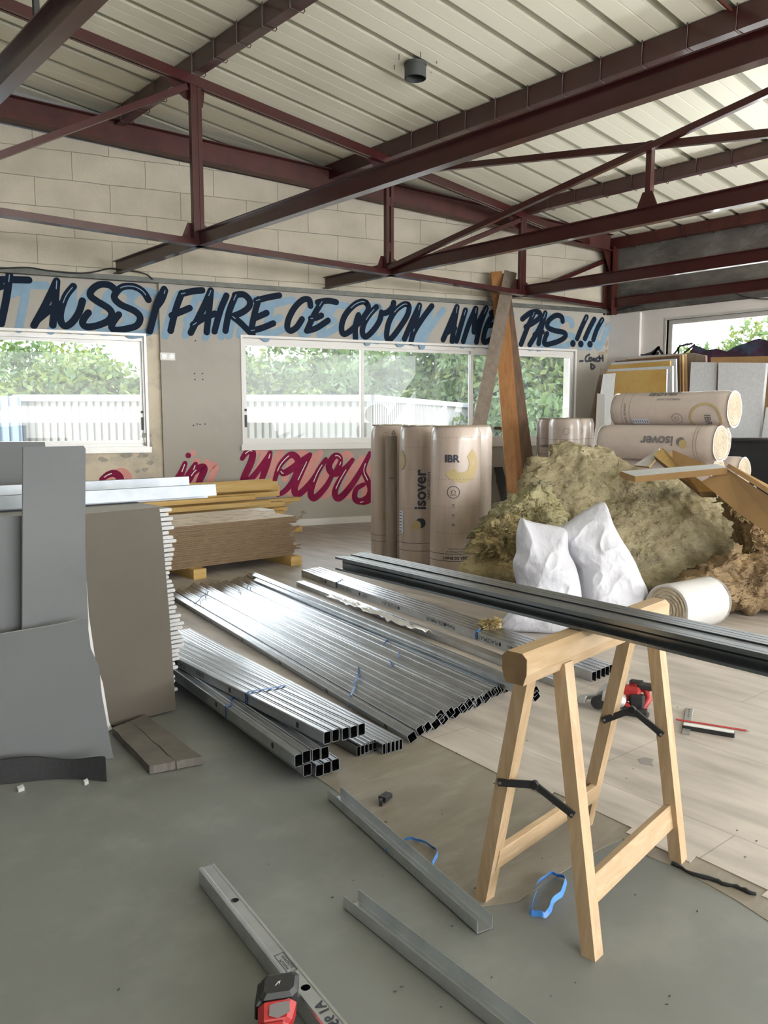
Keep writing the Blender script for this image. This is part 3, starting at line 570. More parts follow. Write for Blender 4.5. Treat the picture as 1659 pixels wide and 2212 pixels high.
mh.build('graffiti_script_highlight', M['white'], wall_left)
# chipped plaster below the left window and by the skirting
mb = MB()
for cx, cy, r in [(318, 940, 16), (322, 960, 12), (308, 985, 14), (313, 1015, 10), (298, 1018, 8), (325, 1000, 10), (222, 993, 12), (328, 1035, 9), (275, 980, 18)]:
    pts = []
    for t in np.linspace(0, 2*math.pi, 12)[:-1]:
        q = r*(.5+.6*random.random()); s, z = LW(cx+q*math.cos(t), cy+q*.55*math.sin(t), OFF1); pts.append(wp(min(s, 1.645), OFF1+.003, z))
    mb.add(pts, [list(range(11))])
mb.build('chipped_plaster', mat('bare_plaster', (.33, .31, .27), .9, var=(.45, .41, .34), vscale=12), wall_old)
mb = MB()
for cx, cy, r in [(648, 1118, 10), (655, 1108, 7), (692, 1120, 8), (1312, 740, 14), (1306, 700, 12), (1316, 760, 10), (1300, 765, 8), (1309, 720, 10)]:
    pts = []
    for t in np.linspace(0, 2*math.pi, 12)[:-1]:
        q = r*(.35+.8*random.random()); s, z = LW(cx+q*math.cos(t), cy+q*.7*math.sin(t)); pts.append(wp(min(s, 8.17), .0025, z))
    mb.add(pts, [list(range(11))])
mb.build('chipped_plaster', mat('bare_plaster_tan', (.28, .22, .16), .9, var=(.42, .36, .28), vscale=14), wall_left)
# painted shapes on the right wall and its window
mb = MB()
def tor(a, b, off): return np.array([RX-off, a, b])
for st in [[(395, 1165), (470, 1165), (430, 1205), (390, 1245)], [(470, 1165), (490, 1195), (550, 1198), (620, 1175), (680, 1125)], [(610, 1220), (675, 1125), (735, 1210)], [(630, 1180), (670, 1175)]]:
    ribbon(mb, [tuple(xp(1259+x*.2411, 480+y*.2411, RX)[1:]) for x, y in st], .05, tor, .003)
mb.build('graffiti_line', M['ink'], wall_right)
mb = MB(); gx = RX+.074
sh = [(1478, 790), (1483, 772), (1492, 757), (1500, 745), (1512, 749), (1527, 756), (1548, 753), (1570, 759), (1590, 748), (1610, 741), (1630, 733), (1640, 731), (1659, 736), (1690, 731), (1730, 728), (1760, 745), (1760, 800), (1478, 800)]
mb.prism([xp(x, y, gx) for x, y in sh], (.003, 0, 0)); tag(mb.build('window_painting', M['galaxy'], e_w3 if False else bpy.data.objects['window_3']), 'dark blue and purple galaxy shape painted on the glass')
mb = MB()
for st in [[(1448, 773), (1462, 758), (1468, 748), (1480, 745), (1495, 742)], [(1465, 752), (1466, 770)], [(1466, 775), (1478, 762), (1500, 745)]]:
    ribbon(mb, [tuple(xp(x, y, gx)[1:]) for x, y in st], .03, lambda a, b, o: np.array([gx-o, a, b]), .001)
mb.build('window_painting_line', M['ink'], bpy.data.objects['window_3'])

# ================================================================ SHEETS AND BOARDS ON THE LEFT
SY = 3.46
gcount = 0
mesh_pb = None
for i in range(42):                                      # flat stack of plasterboards
    z = .075+i*.0208+random.uniform(-.0015, .0015); jx = random.uniform(-.018, .014)+.055*math.exp(-((i-13)/7.)**2)+.02*math.exp(-((i-33)/4.)**2)-.008; jy = random.uniform(-.008, .008)
    m = MB(); a = np.array([-.9+jx, SY+jy, z]); b = np.array([1.70+jx, SY+1.2+jy, z+.016])
    prof = [(a[0], a[1], z+.001), (b[0]-.004, a[1], z+.001), (b[0], a[1], z+.004), (b[0], a[1], z+.012), (b[0]-.005, a[1], z+.0165), (a[0], a[1], z+.0165)]
    m.prism(prof, (0, 1.2, 0)); o = m.build('plasterboard', M['gypsum'])
    tag(o, 'white-edged plasterboard lying in the tall flat stack beside the steel studs', 'board', 'plasterboards in the flat stack')
for x in (-.5, .5, 1.45):
    m = MB(); m.bar((x, SY+.02, .036), (x, SY+1.18, .036), .08, .072); o = m.build('stack_bearer', M['woodend']); tag(o, 'wooden bearer under the flat plasterboard stack', 'batten', 'bearers under the plasterboard stack')
def sheet(name, px, plane, th, mats, label, cat='board', group=None, d=(0, 1, 0), edge=True):
    m = MB(); P = [plane(*q) for q in px]; P = [np.array([p[0], p[1], max(p[2], .004)]) for p in P]; n = len(P); D = np.array(d, float)*th
    m.add(P+[p+D for p in P], [list(range(n))], 0); m.add(P+[p+D for p in P], [list(range(n, 2*n))]+[(i, (i+1) % n, n+(i+1) % n, n+i) for i in range(n)], 1 if len(mats) > 1 else 0)
    return tag(m.build(name, mats), label, cat, group)
sheet('plasterboard', [(175, 1111), (344, 1095), (351, 1150), (366, 1330), (380, 1533), (195, 1580)], lambda x, y: yp(x, y, 3.395, .045), .013, [M['tan_board'], M['gypsum']], 'tan-backed plasterboard leaning upright against the flat stack')
sheet('plasterboard', [(-260, 955), (97, 955), (98, 964), (92, 1220), (-260, 1220)], lambda x, y: yp(x, y, 4.70, .0), .013, [M['grey_board'], M['gypsum']], 'grey plasterboard standing furthest back at the left edge, behind the steel channels')
sheet('plasterboard', [(-220, 1122), (120, 1112), (118, 1420), (-220, 1420)], lambda x, y: yp(x, y, 3.385, .02), .013, [M['grey_board'], M['gypsum']], 'grey plasterboard in shade below the steel channels, behind the narrow offcut')
sheet('plasterboard', [(50, 966), (181, 963), (185, 970), (184, 1180), (191, 1345), (190, 1520), (48, 1530)], lambda x, y: yp(x, y, 3.33, .015), .013, [M['grey_board'], M['gypsum']], 'tall narrow grey plasterboard offcut standing behind the low grey board')
sheet('plasterboard', [(-170, 1400), (0, 1370), (120, 1350), (188, 1336), (196, 1400), (214, 1440), (220, 1500), (236, 1590), (245, 1637), (239, 1644), (120, 1655), (0, 1669), (-170, 1690)], lambda x, y: pl(x, y, (1.23, 3.07, 0), (.36, 1, -.2)), .013, [M['grey_board'], M['gypsum']], 'broken grey plasterboard leaning low in front at the left edge of the picture')
sheet('plasterboard', [(186, 1235), (192, 1330), (207, 1432), (222, 1475), (236, 1560), (243, 1575), (230, 1590), (186, 1590)], lambda x, y: yp(x, y, 3.36, .02), .012, [M['gypsum_face'], M['gypsum']], 'pale broken plasterboard edge showing between the grey and the tan boards')
# steel channels on top of the stack
def channel(mb, p0, p1, w, h, t=.002, up=(0, 0, 1), m=0):  # U open along +up
    p0 = np.array(p0, float); p1 = np.array(p1, float); d = N3(p1-p0); up = np.array(up, float); u = N3(np.cross(d, up)); v = np.cross(u, d); a = w/2; c = t*1.5
    mb.sweep([(-a, h), (-a, c), (-a+c, 0), (a-c, 0), (a, c), (a, h), (a-t, h), (a-t, t+c), (a-t-c, t), (-a+t+c, t), (-a+t, t+c), (-a+t, h)], p0, p1, u, v, m)
m = MB(); channel(m, (-.6, 4.36, 1.02), (2.21, 4.31, 1.02), .10, .07, up=(0, -.15, -1)); o = m.build('steel_channel', M['zincdull']); tag(o, 'bright steel channel lying at the back on top of the plasterboard stack', 'channel')
m = MB(); channel(m, (-.6, 3.84, 1.012), (2.09, 3.79, 1.012), .10, .062, up=(0, -.2, -1)); o = m.build('steel_channel', M['zincdull']); tag(o, 'bright steel channel lying at the front on top of the plasterboard stack', 'channel')
# black strip and dusty boards on the floor
m = MB(); pts = [fl(*q) for q in [(-40, 1701), (60, 1689), (130, 1684), (190, 1686), (231, 1690)]]; pts = smooth_poly(pts, 5); up_ = []
vs = []
for i, p in enumerate(pts):
    hz = .075+.01*math.sin(i*.4); vs += [p+np.array([0, 0, .003]), p+np.array([0.01, .03, hz])]
for i, p in enumerate(pts):
    hz = .075+.01*math.sin(i*.4); vs += [p+np.array([0, .012, .003]), p+np.array([.01, .042, hz])]
k = len(pts); fs = []
for i in range(k-1):
    a, b, c, d = 2*i, 2*i+1, 2*i+3, 2*i+2; q = 2*k
    fs += [(a, d, c, b), (a+q, b+q, c+q, d+q), (b, c, c+q, b+q), (a, a+q, d+q, d)]
fs += [(0, 1, 2*k+1, 2*k), (2*k-2, 4*k-2, 4*k-1, 2*k-1)]
m.add(vs, fs); o = m.build('rubber_strip', M['rubber']); tag(o, 'black rubber strip lying on the floor below the grey board', 'strip')
A, B, Cc, D = fl(243, 1572, .036), fl(316, 1543, .036), fl(437, 1634, .036), fl(321, 1655, .036)
mid0, mid1 = (A+D)/2*.5+(A+D)/4, None
def lerp(a, b, t): return a+(b-a)*t
for t0, t1, lab in ((0, .485, 'dusty grey chipped board on the floor, the half nearest the leaning plasterboards'), (.51, 1, 'dusty grey chipped board on the floor, the half nearest the steel studs')):
    q = [lerp(A, B, t0), lerp(A, B, t1), lerp(D, Cc, t1), lerp(D, Cc, t0)]; m = MB()
    ring = []
    for i in range(4):
        a, b = q[i], q[(i+1) % 4]
        for t in np.linspace(0, 1, 7)[:-1]: ring.append(lerp(a, b, t)+np.array([random.uniform(-.004, .004), random.uniform(-.004, .004), 0]))
    m.prism([r_-Z3*.032 for r_ in ring], (0, 0, .032)); o = m.build('chipped_board', M['slabwood']); tag(o, lab, 'board')
m = MB(); m.bar(lerp(A, D, .15)*np.array([1, 1, 0])+Z3*.0025, lerp(B, Cc, .15)*np.array([1, 1, 0])+Z3*.0025, .05, .005)

# ================================================================ STRAND BOARD STACK, TIMBER
ox0, ox1, oy0, oy1 = 1.9, 4.33, 6.26, 6.95
for i in range(23):
    z = .09+i*.0158; j = random.uniform(-.09, .05) if i < 22 else 0; jj = random.uniform(-.006, .006)
    m = MB(); x0, x1 = ox0+j, ox1+j; t = .0145
    m.prism([(x0, oy0+jj, z), (x1, oy0+jj, z), (x1, oy0+jj, z+.004), (x1+.012, oy0+jj, z+.005), (x1+.012, oy0+jj, z+.009), (x1, oy0+jj, z+.0105), (x1, oy0+jj, z+t), (x0, oy0+jj, z+t)], (0, .69, 0), 1)
    m.add([(x0, oy0+jj+.001, z+t+.0004), (x1-.002, oy0+jj+.001, z+t+.0004), (x1-.002, oy0+jj+.689, z+t+.0004), (x0, oy0+jj+.689, z+t+.0004)], [(0, 1, 2, 3)], 0)
    o = m.build('strand_board', [M['osb'], M['osbedge']]); tag(o, 'strand board topmost of the stack by the timber' if i == 22 else 'brown-edged strand board in the low stack on battens', 'board', 'strand boards in the low stack')
for x, lab in ((4.27, 'yellow batten under the right end of the strand board stack'), (3.28, 'yellow batten under the middle of the strand board stack')):
    m = MB(); m.bar((x, 6.17, .045), (x, 6.9, .045), .12, .088); o = m.build('batten', M['timber']); tag(o, lab, 'batten')
# film-wrapped grey pack behind, then yellow beams along the wall
m = MB(); q = fl(588, 1089, .40); yy = q[1]
prof = [(-.13, 0), (.13, 0), (.14, .02), (.14, .38), (.12, .405), (-.12, .405), (-.14, .38), (-.14, .02)]
yy = 7.25
px1 = yp(585, 1098, yy-.14)[0]
m.sweep(prof, (1.8, yy, .004), (px1, yy, .004), (0, 1, 0), (0, 0, 1)); pk = thing('wrapped_pack', 'long grey film-wrapped pack lying behind the strand boards', 'pack', (3, yy, 0)); m.build('pack_body', M['grey_board'], pk)
m = MB(); m.sweep([(-.147, .34), (-.147, .39), (-.125, .413), (.125, .413), (.147, .39), (.147, .34), (.143, .34), (.143, .388), (.123, .409), (-.123, .409), (-.143, .388), (-.143, .34)], (1.8, yy, .004), (px1+.05, yy, .004), (0, 1, 0), (0, 0, 1)); m.build('film_wrap', M['film'], pk)
beams = [(589, 1046, 7.95, .085, .12), (600, 1049, 8.06, .07, .1), (605, 1056, 8.17, .07, .08), (604, 1066, 7.93, .09, .055), (552, 1074, 7.80, .08, .05), (585, 1086, 7.72, .08, .05), (649, 1078, 8.3, .08, .05), (615, 1088, 8.12, .1, .06), (621, 1099, 8.22, .09, .05), (614, 1107, 8.15, .09, .045), (630, 1085, 8.42, .07, .06)]
beams.sort(key=lambda b: b[1]); used = []
bl = ['topmost', 'second from the top', 'third from the top', 'fourth from the top', 'fifth from the top', 'sixth from the top', 'seventh from the top', 'eighth from the top', 'ninth from the top', 'tenth from the top', 'lowest visible']
for i, (x, y, yb, w, h) in enumerate(beams):
    p = yp(x, y, yb-w/2); m = MB(); m.bar((.6, yb, p[2]), (p[0], yb, p[2]), w, h)
    o = m.build('timber_beam', M['timber']); tag(o, 'yellow timber beam in the pile under the plum script, its right end %s' % bl[i], 'timber', 'yellow timber beams by the wall')
for i, (yb, z) in enumerate([(7.75, .05), (7.87, .05), (8.0, .05), (8.12, .05), (7.75, .16), (7.87, .16), (8.0, .16), (8.2, .16), (7.75, .26), (7.9, .26), (8.05, .26)]):
    m = MB(); m.bar((.6, yb, z), (3.6+.15*(i % 3), yb, z), .1, .095); o = m.build('timber_beam', M['timber']); tag(o, 'yellow timber beam low in the pile behind the wrapped grey pack', 'timber', 'yellow timber beams low in the pile')
p = fl(648, 1148); m = MB(); m.bar((3.0, p[1], .04), (p[0], p[1], .04), .1, .07); o = m.build('timber_beam', M['timber']); tag(o, 'short yellow timber on the floor poking out beyond the strand board stack', 'timber')

# ================================================================ STEEL STUD PILES
def boxstud(name, e0, d, L, w, h, rot, label, group, holes=True, mt='zinc', t=.0016, text=None):
    """two nested C studs: open-ended box, e0 = centre of the near end, d = direction away, rot = roll about the axis"""
    d = N3(d); u0 = N3(np.cross(d, [0, 0, 1])); v0 = np.cross(u0, d); c, s = math.cos(rot), math.sin(rot)
    u = u0*c+v0*s; v = -u0*s+v0*c; e1 = e0+d*L; m = MB(); a, b, k = w/2, h/2, .0035
    out = [(-a+k, -b), (a-k, -b), (a, -b+k), (a, b-k), (a-k, b), (-a+k, b), (-a, b-k), (-a, -b+k)]
    inn = [(q*(1-t/a), r_*(1-t/b)) for q, r_ in out]
    n = 8
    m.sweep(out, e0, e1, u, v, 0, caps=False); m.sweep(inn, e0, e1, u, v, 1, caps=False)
    for p in (e0, e1):
        vs = [p+u*q+v*r_ for q, r_ in out]+[p+u*q+v*r_ for q, r_ in inn]; m.add(vs, [(i, (i+1) % n, n+(i+1) % n, n+i) for i in range(n)], 0)
    # the lapped lip of the outer section
    m.sweep([(a*.3, b), (a*.3+.004, b+.0012), (a-k, b+.0012), (a+.0012, b-k), (a+.0012, b*.2), (a, b*.2)], e0+d*.002, e1, u, v, 0, closed=False)
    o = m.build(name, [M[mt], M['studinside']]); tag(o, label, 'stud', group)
    if holes:
        hm = MB(); 
        for q in np.arange(.18, L-.1, .55):
            cc = e0+d*q-u*(a+.0006); R = min(.011, b*.6); hm.add([cc+d*R*math.cos(x)+v*R*1.15*math.sin(x) for x in np.linspace(0, 6.283, 15)[:-1]], [list(range(14))])
        hm.build('service_hole', M['black'], o)
    return o
def ztop(c): return c
DB = N3(np.array([2.745, 5.66, 0])-np.array([2.226, 2.391, 0]))
EB = [(140, 610), (205, 570), (250, 520), (310, 490), (350, 430), (255, 627), (318, 592), (400, 570), (345, 545), (375, 492), (425, 412), (465, 530), (507, 478), (532, 412), (560, 345), (565, 523), (590, 462), (628, 398), (645, 335), (680, 288), (755, 262), (708, 322), (690, 375), (630, 490), (735, 468), (775, 415), (802, 350), (848, 312), (885, 268), (840, 185), (1060, 255), (1065, 290)]
tops = []
for i, (x, y) in enumerate(EB):
    yy = 2.40+.0004*(x-140)*(0 if x > 900 else 1)+random.uniform(-.015, .015)
    e = pl(850+x/3.456, 1420+y/3.456, (2.30, yy, 0), (DB[0], DB[1], 0))
    e = np.array([e[0], e[1], max(e[2], .03)])
    rot = math.radians(35 if i > 4 else 24+3*i)+random.uniform(-.05, .05)
    L = 3.28+random.uniform(-.04, .05)
    boxstud('steel_stud', e, DB+np.array([random.uniform(-.004, .004), 0, random.uniform(-.003, .001)]), L, .041, .041, rot, 'steel box stud in the large diamond-stacked pile in the middle of the floor', 'studs in the large middle pile', holes=(i in (0, 5)))
    tops.append(e)
# A: pile in front of the plasterboards
def A_end(x, y, yy, dd): return pl(340+x/2.9625, 1380+y/2.9625, (1.85, yy, 0), (dd[0], dd[1], 0))
DA1 = N3([.035, 1, .004]); DA2 = N3([.115, 1, 0])
a1 = []
for i, (x, y) in enumerate([(1088, 632), (1141, 618), (1205, 607), (1258, 595), (1308, 580)]):
    e = A_end(x, y, 2.36, DA1); a1.append(e)
    boxstud('steel_stud', e, DA1+np.array([0, 0, -.012]), 2.4, .0335, .0475, random.uniform(-.03, .03), 'bright steel box stud in the top layer of the near strapped bundle', 'studs in the top layer of the near bundle', holes=(i == 0))
a2 = []
for i, (x, y) in enumerate([(905, 778), (955, 755), (1017, 742), (1073, 730)]):
    e = A_end(x, y, 2.36, DA2); a2.append(e)
    boxstud('steel_stud', e, DA2, 2.2, .034, .047, random.uniform(-.02, .02), 'steel box stud in the second layer of the near bundle', 'studs in the second layer of the near bundle', holes=(i == 0))
for i, (x, y) in enumerate([(960, 838), (1038, 842), (1087, 825), (1140, 807)]):
    e = A_end(x, y, 2.38, DA2); e[2] = max(e[2], .0245)
    boxstud('steel_stud', e, DA2, 2.2, .034, .047, random.uniform(-.04, .04), 'steel box stud on the floor under the near bundle', 'studs in the floor layer of the near bundle', holes=False)
for row, dz in ((0, 0), (1, -.043)):
    for i, (x, y) in enumerate([(1288, 722), (1313, 711), (1338, 699), (1364, 688), (1390, 677)]):
        e = A_end(x, y, 2.46, DA2); e = e+Z3*dz; e[2] = max(e[2], .0245)
        boxstud('steel_stud', e, DA2+np.array([-.03, 0, 0]), 2.2, .0165, .042, 0, 'narrow steel stud in the two-high block between the near bundle and the floor row', 'narrow studs in the two-high block', holes=False)
for i, (x, y) in enumerate([(1452, 780), (1480, 770), (1507, 762), (1533, 752), (1558, 742)]):
    e = A_end(x, y, 2.42, DA2); e[2] = .0245
    boxstud('steel_stud', e, DA2+np.array([-.03, 0, 0]), 2.2, .0165, .046, 0, 'narrow steel stud in the low row on the floor beside the near bundle', 'narrow studs in the low floor row', holes=False)
# C: row at the back with printing on its web
DC = N3(np.array([3.72, 5.707, 0])-np.array([3.193, 2.391, 0])); cs = []
for i, (x, y) in enumerate([(1495, 232), (1528, 218), (1562, 208), (1592, 192), (1622, 184)]):
    e = pl(850+x/3.456, 1420+y/3.456, (3.35, 2.40+.01*i, 0), (DC[0], DC[1], 0)); e[2] = .0285
    o = boxstud('steel_stud', e, DC, 3.38, .034, .056, 0, 'steel stud with black printing in the row at the far side of the floor' if i == 0 else 'steel stud behind the printed one in the far row', 'studs in the far row', holes=(i == 0)); cs.append((o, e))
for i, (x, y) in enumerate([(1240, 250), (1270, 245)]):
    e = pl(850+x/3.456, 1420+y/3.456, (3.2, 2.45, 0), (DC[0], DC[1], 0)); e[2] = .021
    boxstud('steel_stud', e, DC, 3.0, .04, .036, 0, 'flat-lying steel stud between the middle pile and the far row', 'flat studs beside the far row', holes=False)

# ---- lettering helper
def text_mesh(body, size, bold=0.0, spacing=1.0):
    cu = bpy.data.curves.new('t', 'FONT'); cu.body = body; cu.size = size; cu.offset = bold; cu.space_character = spacing; cu.align_x = 'CENTER'; cu.align_y = 'CENTER'; cu.resolution_u = 4
    o = bpy.data.objects.new('t', cu); C.objects.link(o); bpy.context.view_layer.update()
    me = o.to_mesh(); bm = bmesh.new(); bm.from_mesh(me)
    bmesh.ops.triangulate(bm, faces=bm.faces)
    for it in range(3):
        es = [e for e in bm.edges if e.calc_length() > size*.18]
        if not es: break
        bmesh.ops.subdivide_edges(bm, edges=es, cuts=1); bmesh.ops.triangulate(bm, faces=bm.faces)
    bm.verts.index_update(); vs = [(v.co.x, v.co.y) for v in bm.verts]; fs = [[v.index for v in f.verts] for f in bm.faces]
    bm.free(); o.to_mesh_clear(); bpy.data.objects.remove(o); bpy.data.curves.remove(cu); return vs, fs
def text_flat(mb, body, size, P, ux, uy, nrm, bold=0., m=0):
    vs, fs = text_mesh(body, size, bold); P, ux, uy, nrm = map(lambda q: np.array(q, float), (P, ux, uy, nrm))
    mb.add([P+ux*a+uy*b+nrm*.0012 for a, b in vs], fs, m)
o, e = cs[0]; u = N3(np.cross(DC, Z3)); m = MB()
for q, s in ((.62, 'eplaco'), (.86, 'PLACOPLATRE'), (1.33, 'Montant STIL M48/250'), (1.95, 'NF-CSTB  EF-F'), (2.30, 'N2P'), (2.62, 'CE EN 14195 A1'), (2.98, 'PLACO')):
    text_flat(m, s, .034, e+DC*q-u*.017, DC, -Z3, -u)
m.build('printed_text', M['ink'], o)
e = a1[0]; u = N3(np.cross(DA1, Z3)); ob = [x for x in bpy.data.objects if x.get('group') == 'studs in the top layer of the near bundle'][0]; m = MB()
for q, s in ((1.02, 'eplaco'), (1.25, 'PLACOPL')): text_flat(m, s, .034, e+DA1*q-Z3*.012*q-u*.0172, DA1, -Z3, -u)
m.build('printed_text', M['ink'], ob)
# blue straps round the bundles
def strap(name, pts, w, label, mt='blue_dk', cat='strap', dirw=None):
    m = MB(); P = [np.array(p, float) for p in pts]; dw = np.array(dirw, float)*w/2
    vs = [p-dw for p in P]+[p+dw for p in P]; k = len(P); vs2 = [v+Z3*.0015 for v in vs]
    m.add(vs+vs2, [(i, i+1, k+i+1, k+i) for i in range(k-1)]+[(2*k+i, 3*k+i, 3*k+i+1, 2*k+i+1) for i in range(k-1)]+[(i, 2*k+i, 2*k+i+1, i+1) for i in range(k-1)]+[(k+i, k+i+1, 3*k+i+1, 3*k+i) for i in range(k-1)])
    return tag(m.build(name, M[mt]), label, cat)
q = .58; dn = np.array([0, 0, -.012])
strap('blue_strap', [a1[0]+(DA1+dn)*q+np.array([-.021, 0, -.026]), a1[0]+(DA1+dn)*q+np.array([-.021, 0, .024])]+[a+(DA1+dn)*q+np.array([.0, 0, .0275]) for a in a1]+[a1[-1]+(DA1+dn)*q+np.array([.021, 0, .024])], .012, 'blue strap tied around the top layer of the near bundle', dirw=DA1)
strap('blue_strap', [a2[0]+DA2*.62+np.array([-.021, 0, -.026]), a2[0]+DA2*.62+np.array([-.021, 0, .024])]+[a+DA2*.62+np.array([0, .05*i, .0275]) for i, a in enumerate(a2[:3])], .012, 'blue strap tied around the second layer of the near bundle', dirw=DA2)
def top_of(i, q, up=.031): return tops[i]+DB*q+np.array([0, 0, up])
strap('blue_strap', [tops[0]+DB*.52+np.array([-.024, 0, -.024])]+[top_of(i, .52+.05*k, .027) for k, i in enumerate((0, 1, 2, 3, 4))], .014, 'long blue strap across the front five studs of the middle pile', dirw=DB)
sb = [((13, 14), .62), ((18, 19), .70), ((19, 20), .92), ((27, 28), .75), ((28, 29), 1.02), ((0, 1, 2, 3, 4), 2.75), ((13, 14), 2.75), ((18, 19), 2.85), ((20, 28), 2.85)]
wh = ['second', 'third', 'fourth', 'fifth', 'sixth', 'far end, front', 'far end, second', 'far end, third', 'far end, fourth']
for (ids, q), wl in zip(sb, wh):
    strap('blue_strap', [top_of(i, q+.06*k, .030) for k, i in enumerate(ids)], .014, 'short blue strap on the middle pile, %s counting from the front' % wl, dirw=DB)
for qq, wl in ((.95, 'loose light blue strap end near the printed stud'), (2.75, 'blue strap across the far row of studs by its far end')):
    P0 = cs[0][1]+DC*qq; u = N3(np.cross(DC, Z3)); strap('blue_strap', [P0-u*.02-Z3*.02, P0-u*.02+Z3*.028]+[cs[i][1]+DC*(qq+.03*i)+Z3*.0305 for i in range(3)], .014, wl, mt='blue' if qq < 1 else 'blue_dk', dirw=DC)
# crinkled plastic film lying on the pile
c0 = np.array([3.05, 4.05, .0]); m = MB(); nu, nv = 26, 8; vs = []
for i in range(nu):
    for j in range(nv):
        b = tops[28]+DB*(.95+1.1*i/(nu-1)); u = N3(np.cross(DB, Z3)); p = b+u*(.0+.18*j/(nv-1)+.01*math.sin(i)); p[2] = .105-.05*j/(nv-1)+.022*noise.noise(Vector((i*.9, j*.9, 0)))+.012*noise.noise(Vector((i*2.1, j*2, 3)))
        vs.append(p)
m.add(vs, [(i*nv+j, (i+1)*nv+j, (i+1)*nv+j+1, i*nv+j+1) for i in range(nu-1) for j in range(nv-1)], 0, True)
o = m.build('crinkled_film', M['film']); sm = o.modifiers.new('s', 'SOLIDIFY'); sm.thickness = .002; tag(o, 'crinkled clear film lying between the middle pile and the printed stud', 'film')

# ---------------------------------------------------------------- loose channels on the floor
def web_with_holes(mb, P0, d, u, L, w, holes, R, m=0):
    """flat strip from P0 along d, width w along u, with round holes"""
    cuts = [0.]
    for h in holes: cuts += [h-w/2, h+w/2]
    cuts.append(L)
    for a, b in zip(cuts[0::2], cuts[1::2]):
        if b > a: mb.add([P0+d*a-u*w/2, P0+d*b-u*w/2, P0+d*b+u*w/2, P0+d*a+u*w/2], [(0, 1, 2, 3)], m)
    for h in holes:
        n = 32; ci = [(R*math.cos(2*math.pi*i/n), R*1.1*math.sin(2*math.pi*i/n)) for i in range(n)]; sq = []
        for x, y in ci: k = (w/2)/max(abs(x)/1, abs(y)/1); sq.append((x*k, y*k))
        vs = [P0+d*(h+x)+u*y for x, y in ci]+[P0+d*(h+x)+u*y for x, y in sq]; mb.add(vs, [(i, (i+1) % n, n+(i+1) % n, n+i) for i in range(n)], m)
# R1: stud lying open side down
e0 = fl(447, 1870, .052); e1 = fl(725, 2212, .052); d = N3(e1-e0); u = N3(np.cross(d, Z3)); L = 1.35; hw, hh = .0245, .051
m = MB(); P0 = np.array([e0[0], e0[1], hh])
holes = [float(np.linalg.norm(fl(506, 1945, hh)-P0)), float(np.linalg.norm(fl(663, 2132, hh)-P0))]
web_with_holes(m, P0, d, u, L, 2*hw-.022, holes, .0105)
for s in (-1, 1):
    prof = [(s*(hw-.011), hh), (s*(hw-.009), hh+.0015), (s*(hw-.003), hh+.0015), (s*hw, hh-.003), (s*hw, .003), (s*(hw-.003), .0), (s*(hw-.010), .0), (s*(hw-.010), .0015), (s*(hw-.003), .0016), (s*(hw-.0016), .004), (s*(hw-.0016), hh-.004), (s*(hw-.004), hh-.0005)]
    m.sweep([(a, b) for a, b in prof], P0-Z3*hh, P0-Z3*hh+d*L, u, Z3)
r1 = m.build('steel_stud', M['zincpale']); tag(r1, 'steel stud with round holes lying alone in the bottom foreground', 'stud')
m = MB(); tA = fl(590, 2090, hh); kk = float(np.dot(tA-P0, d)); hl, hwid = .075, .013
for a, b, c_, e_ in ((kk-hl/2, kk+hl/2, -hwid, -hwid+.0015), (kk-hl/2, kk+hl/2, hwid-.0015, hwid), (kk-hl/2, kk-hl/2+.0015, -hwid, hwid), (kk+hl/2-.0015, kk+hl/2, -hwid, hwid)):
    m.add([P0+d*x+u*y+Z3*.0008 for x, y in ((a, c_), (b, c_), (b, e_), (a, e_))], [(0, 1, 2, 3)])
text_flat(m, 'PRIMACLE', .012, P0+d*(kk)-u*.006, d, u, Z3*.7); text_flat(m, 'Montant', .012, P0+d*(kk+.005)+u*.006, d, u, Z3*.7)
text_flat(m, 'A1 95', .034, P0+d*float(np.dot(fl(705, 2190, hh)-P0, d)), d, u, Z3*.7, .0005); m.build('printed_text', M['ink'], r1)
def uchan(p0, p1, w, h, label, mt='zincpale'):
    m = MB(); channel(m, p0, p1, w, h, .0016); return tag(m.build('steel_channel', M[mt]), label, 'channel')
a = fl(708, 1728); b = fl(1030, 2020); d = N3(b-a); u = np.array([d[1], -d[0], 0])
if u@RT > 0: pass
else: u = -u
w2 = .052
uchan(a+u*w2/2+Z3*.003, b+u*w2/2+Z3*.003, w2, .036, 'steel channel lying open side up, its near end just short of the trestle foot')
a = fl(742, 1964); b = fl(1047, 2212); d = N3(b-a); b = a+d*1.3; u = np.array([d[1], -d[0], 0]); u = u if u@RT > 0 else -u
uchan(a+u*w2/2+Z3*.002, b+u*w2/2+Z3*.002, w2, .038, 'steel channel lying open side up across the bottom edge of the picture')

# ---------------------------------------------------------------- trestle and the dark studs on it
tr = thing('trestle', 'pale wooden folding trestle with black hinged stays carrying the dark studs', 'trestle', (1.95, 1.31, 0))
b0 = np.array([1.525, 1.268, .741]); b1 = np.array([2.345, 1.361, .741]); d = N3(b1-b0); u = N3(np.cross(d, Z3)); v = Z3
m = MB(); m.sweep([(-.026, -.042), (.026, -.042), (.036, -.012), (.036, .026), (.022, .039), (-.022, .039), (-.036, .026), (-.036, -.012)], b0, b1, u, v)
m.build('top_beam', M['woodx'], tr)
m = MB(); m.sweep([(-.0255, -.0415), (.0255, -.0415), (.0355, -.012), (.0355, .0255), (.0215, .0385), (-.0215, .0385), (-.0355, .0255), (-.0355, -.012)], b0-d*.0012, b0, u, v); m.build('sawn_end', M['woodend'], tr)
feet = [(fl(1046, 1938), 1.615, .27), (fl(1279, 2062), 1.72, -.27), (fl(1465, 1857), 2.27, -.27), (fl(1262, 1782), 2.19, .27)]
legs = []
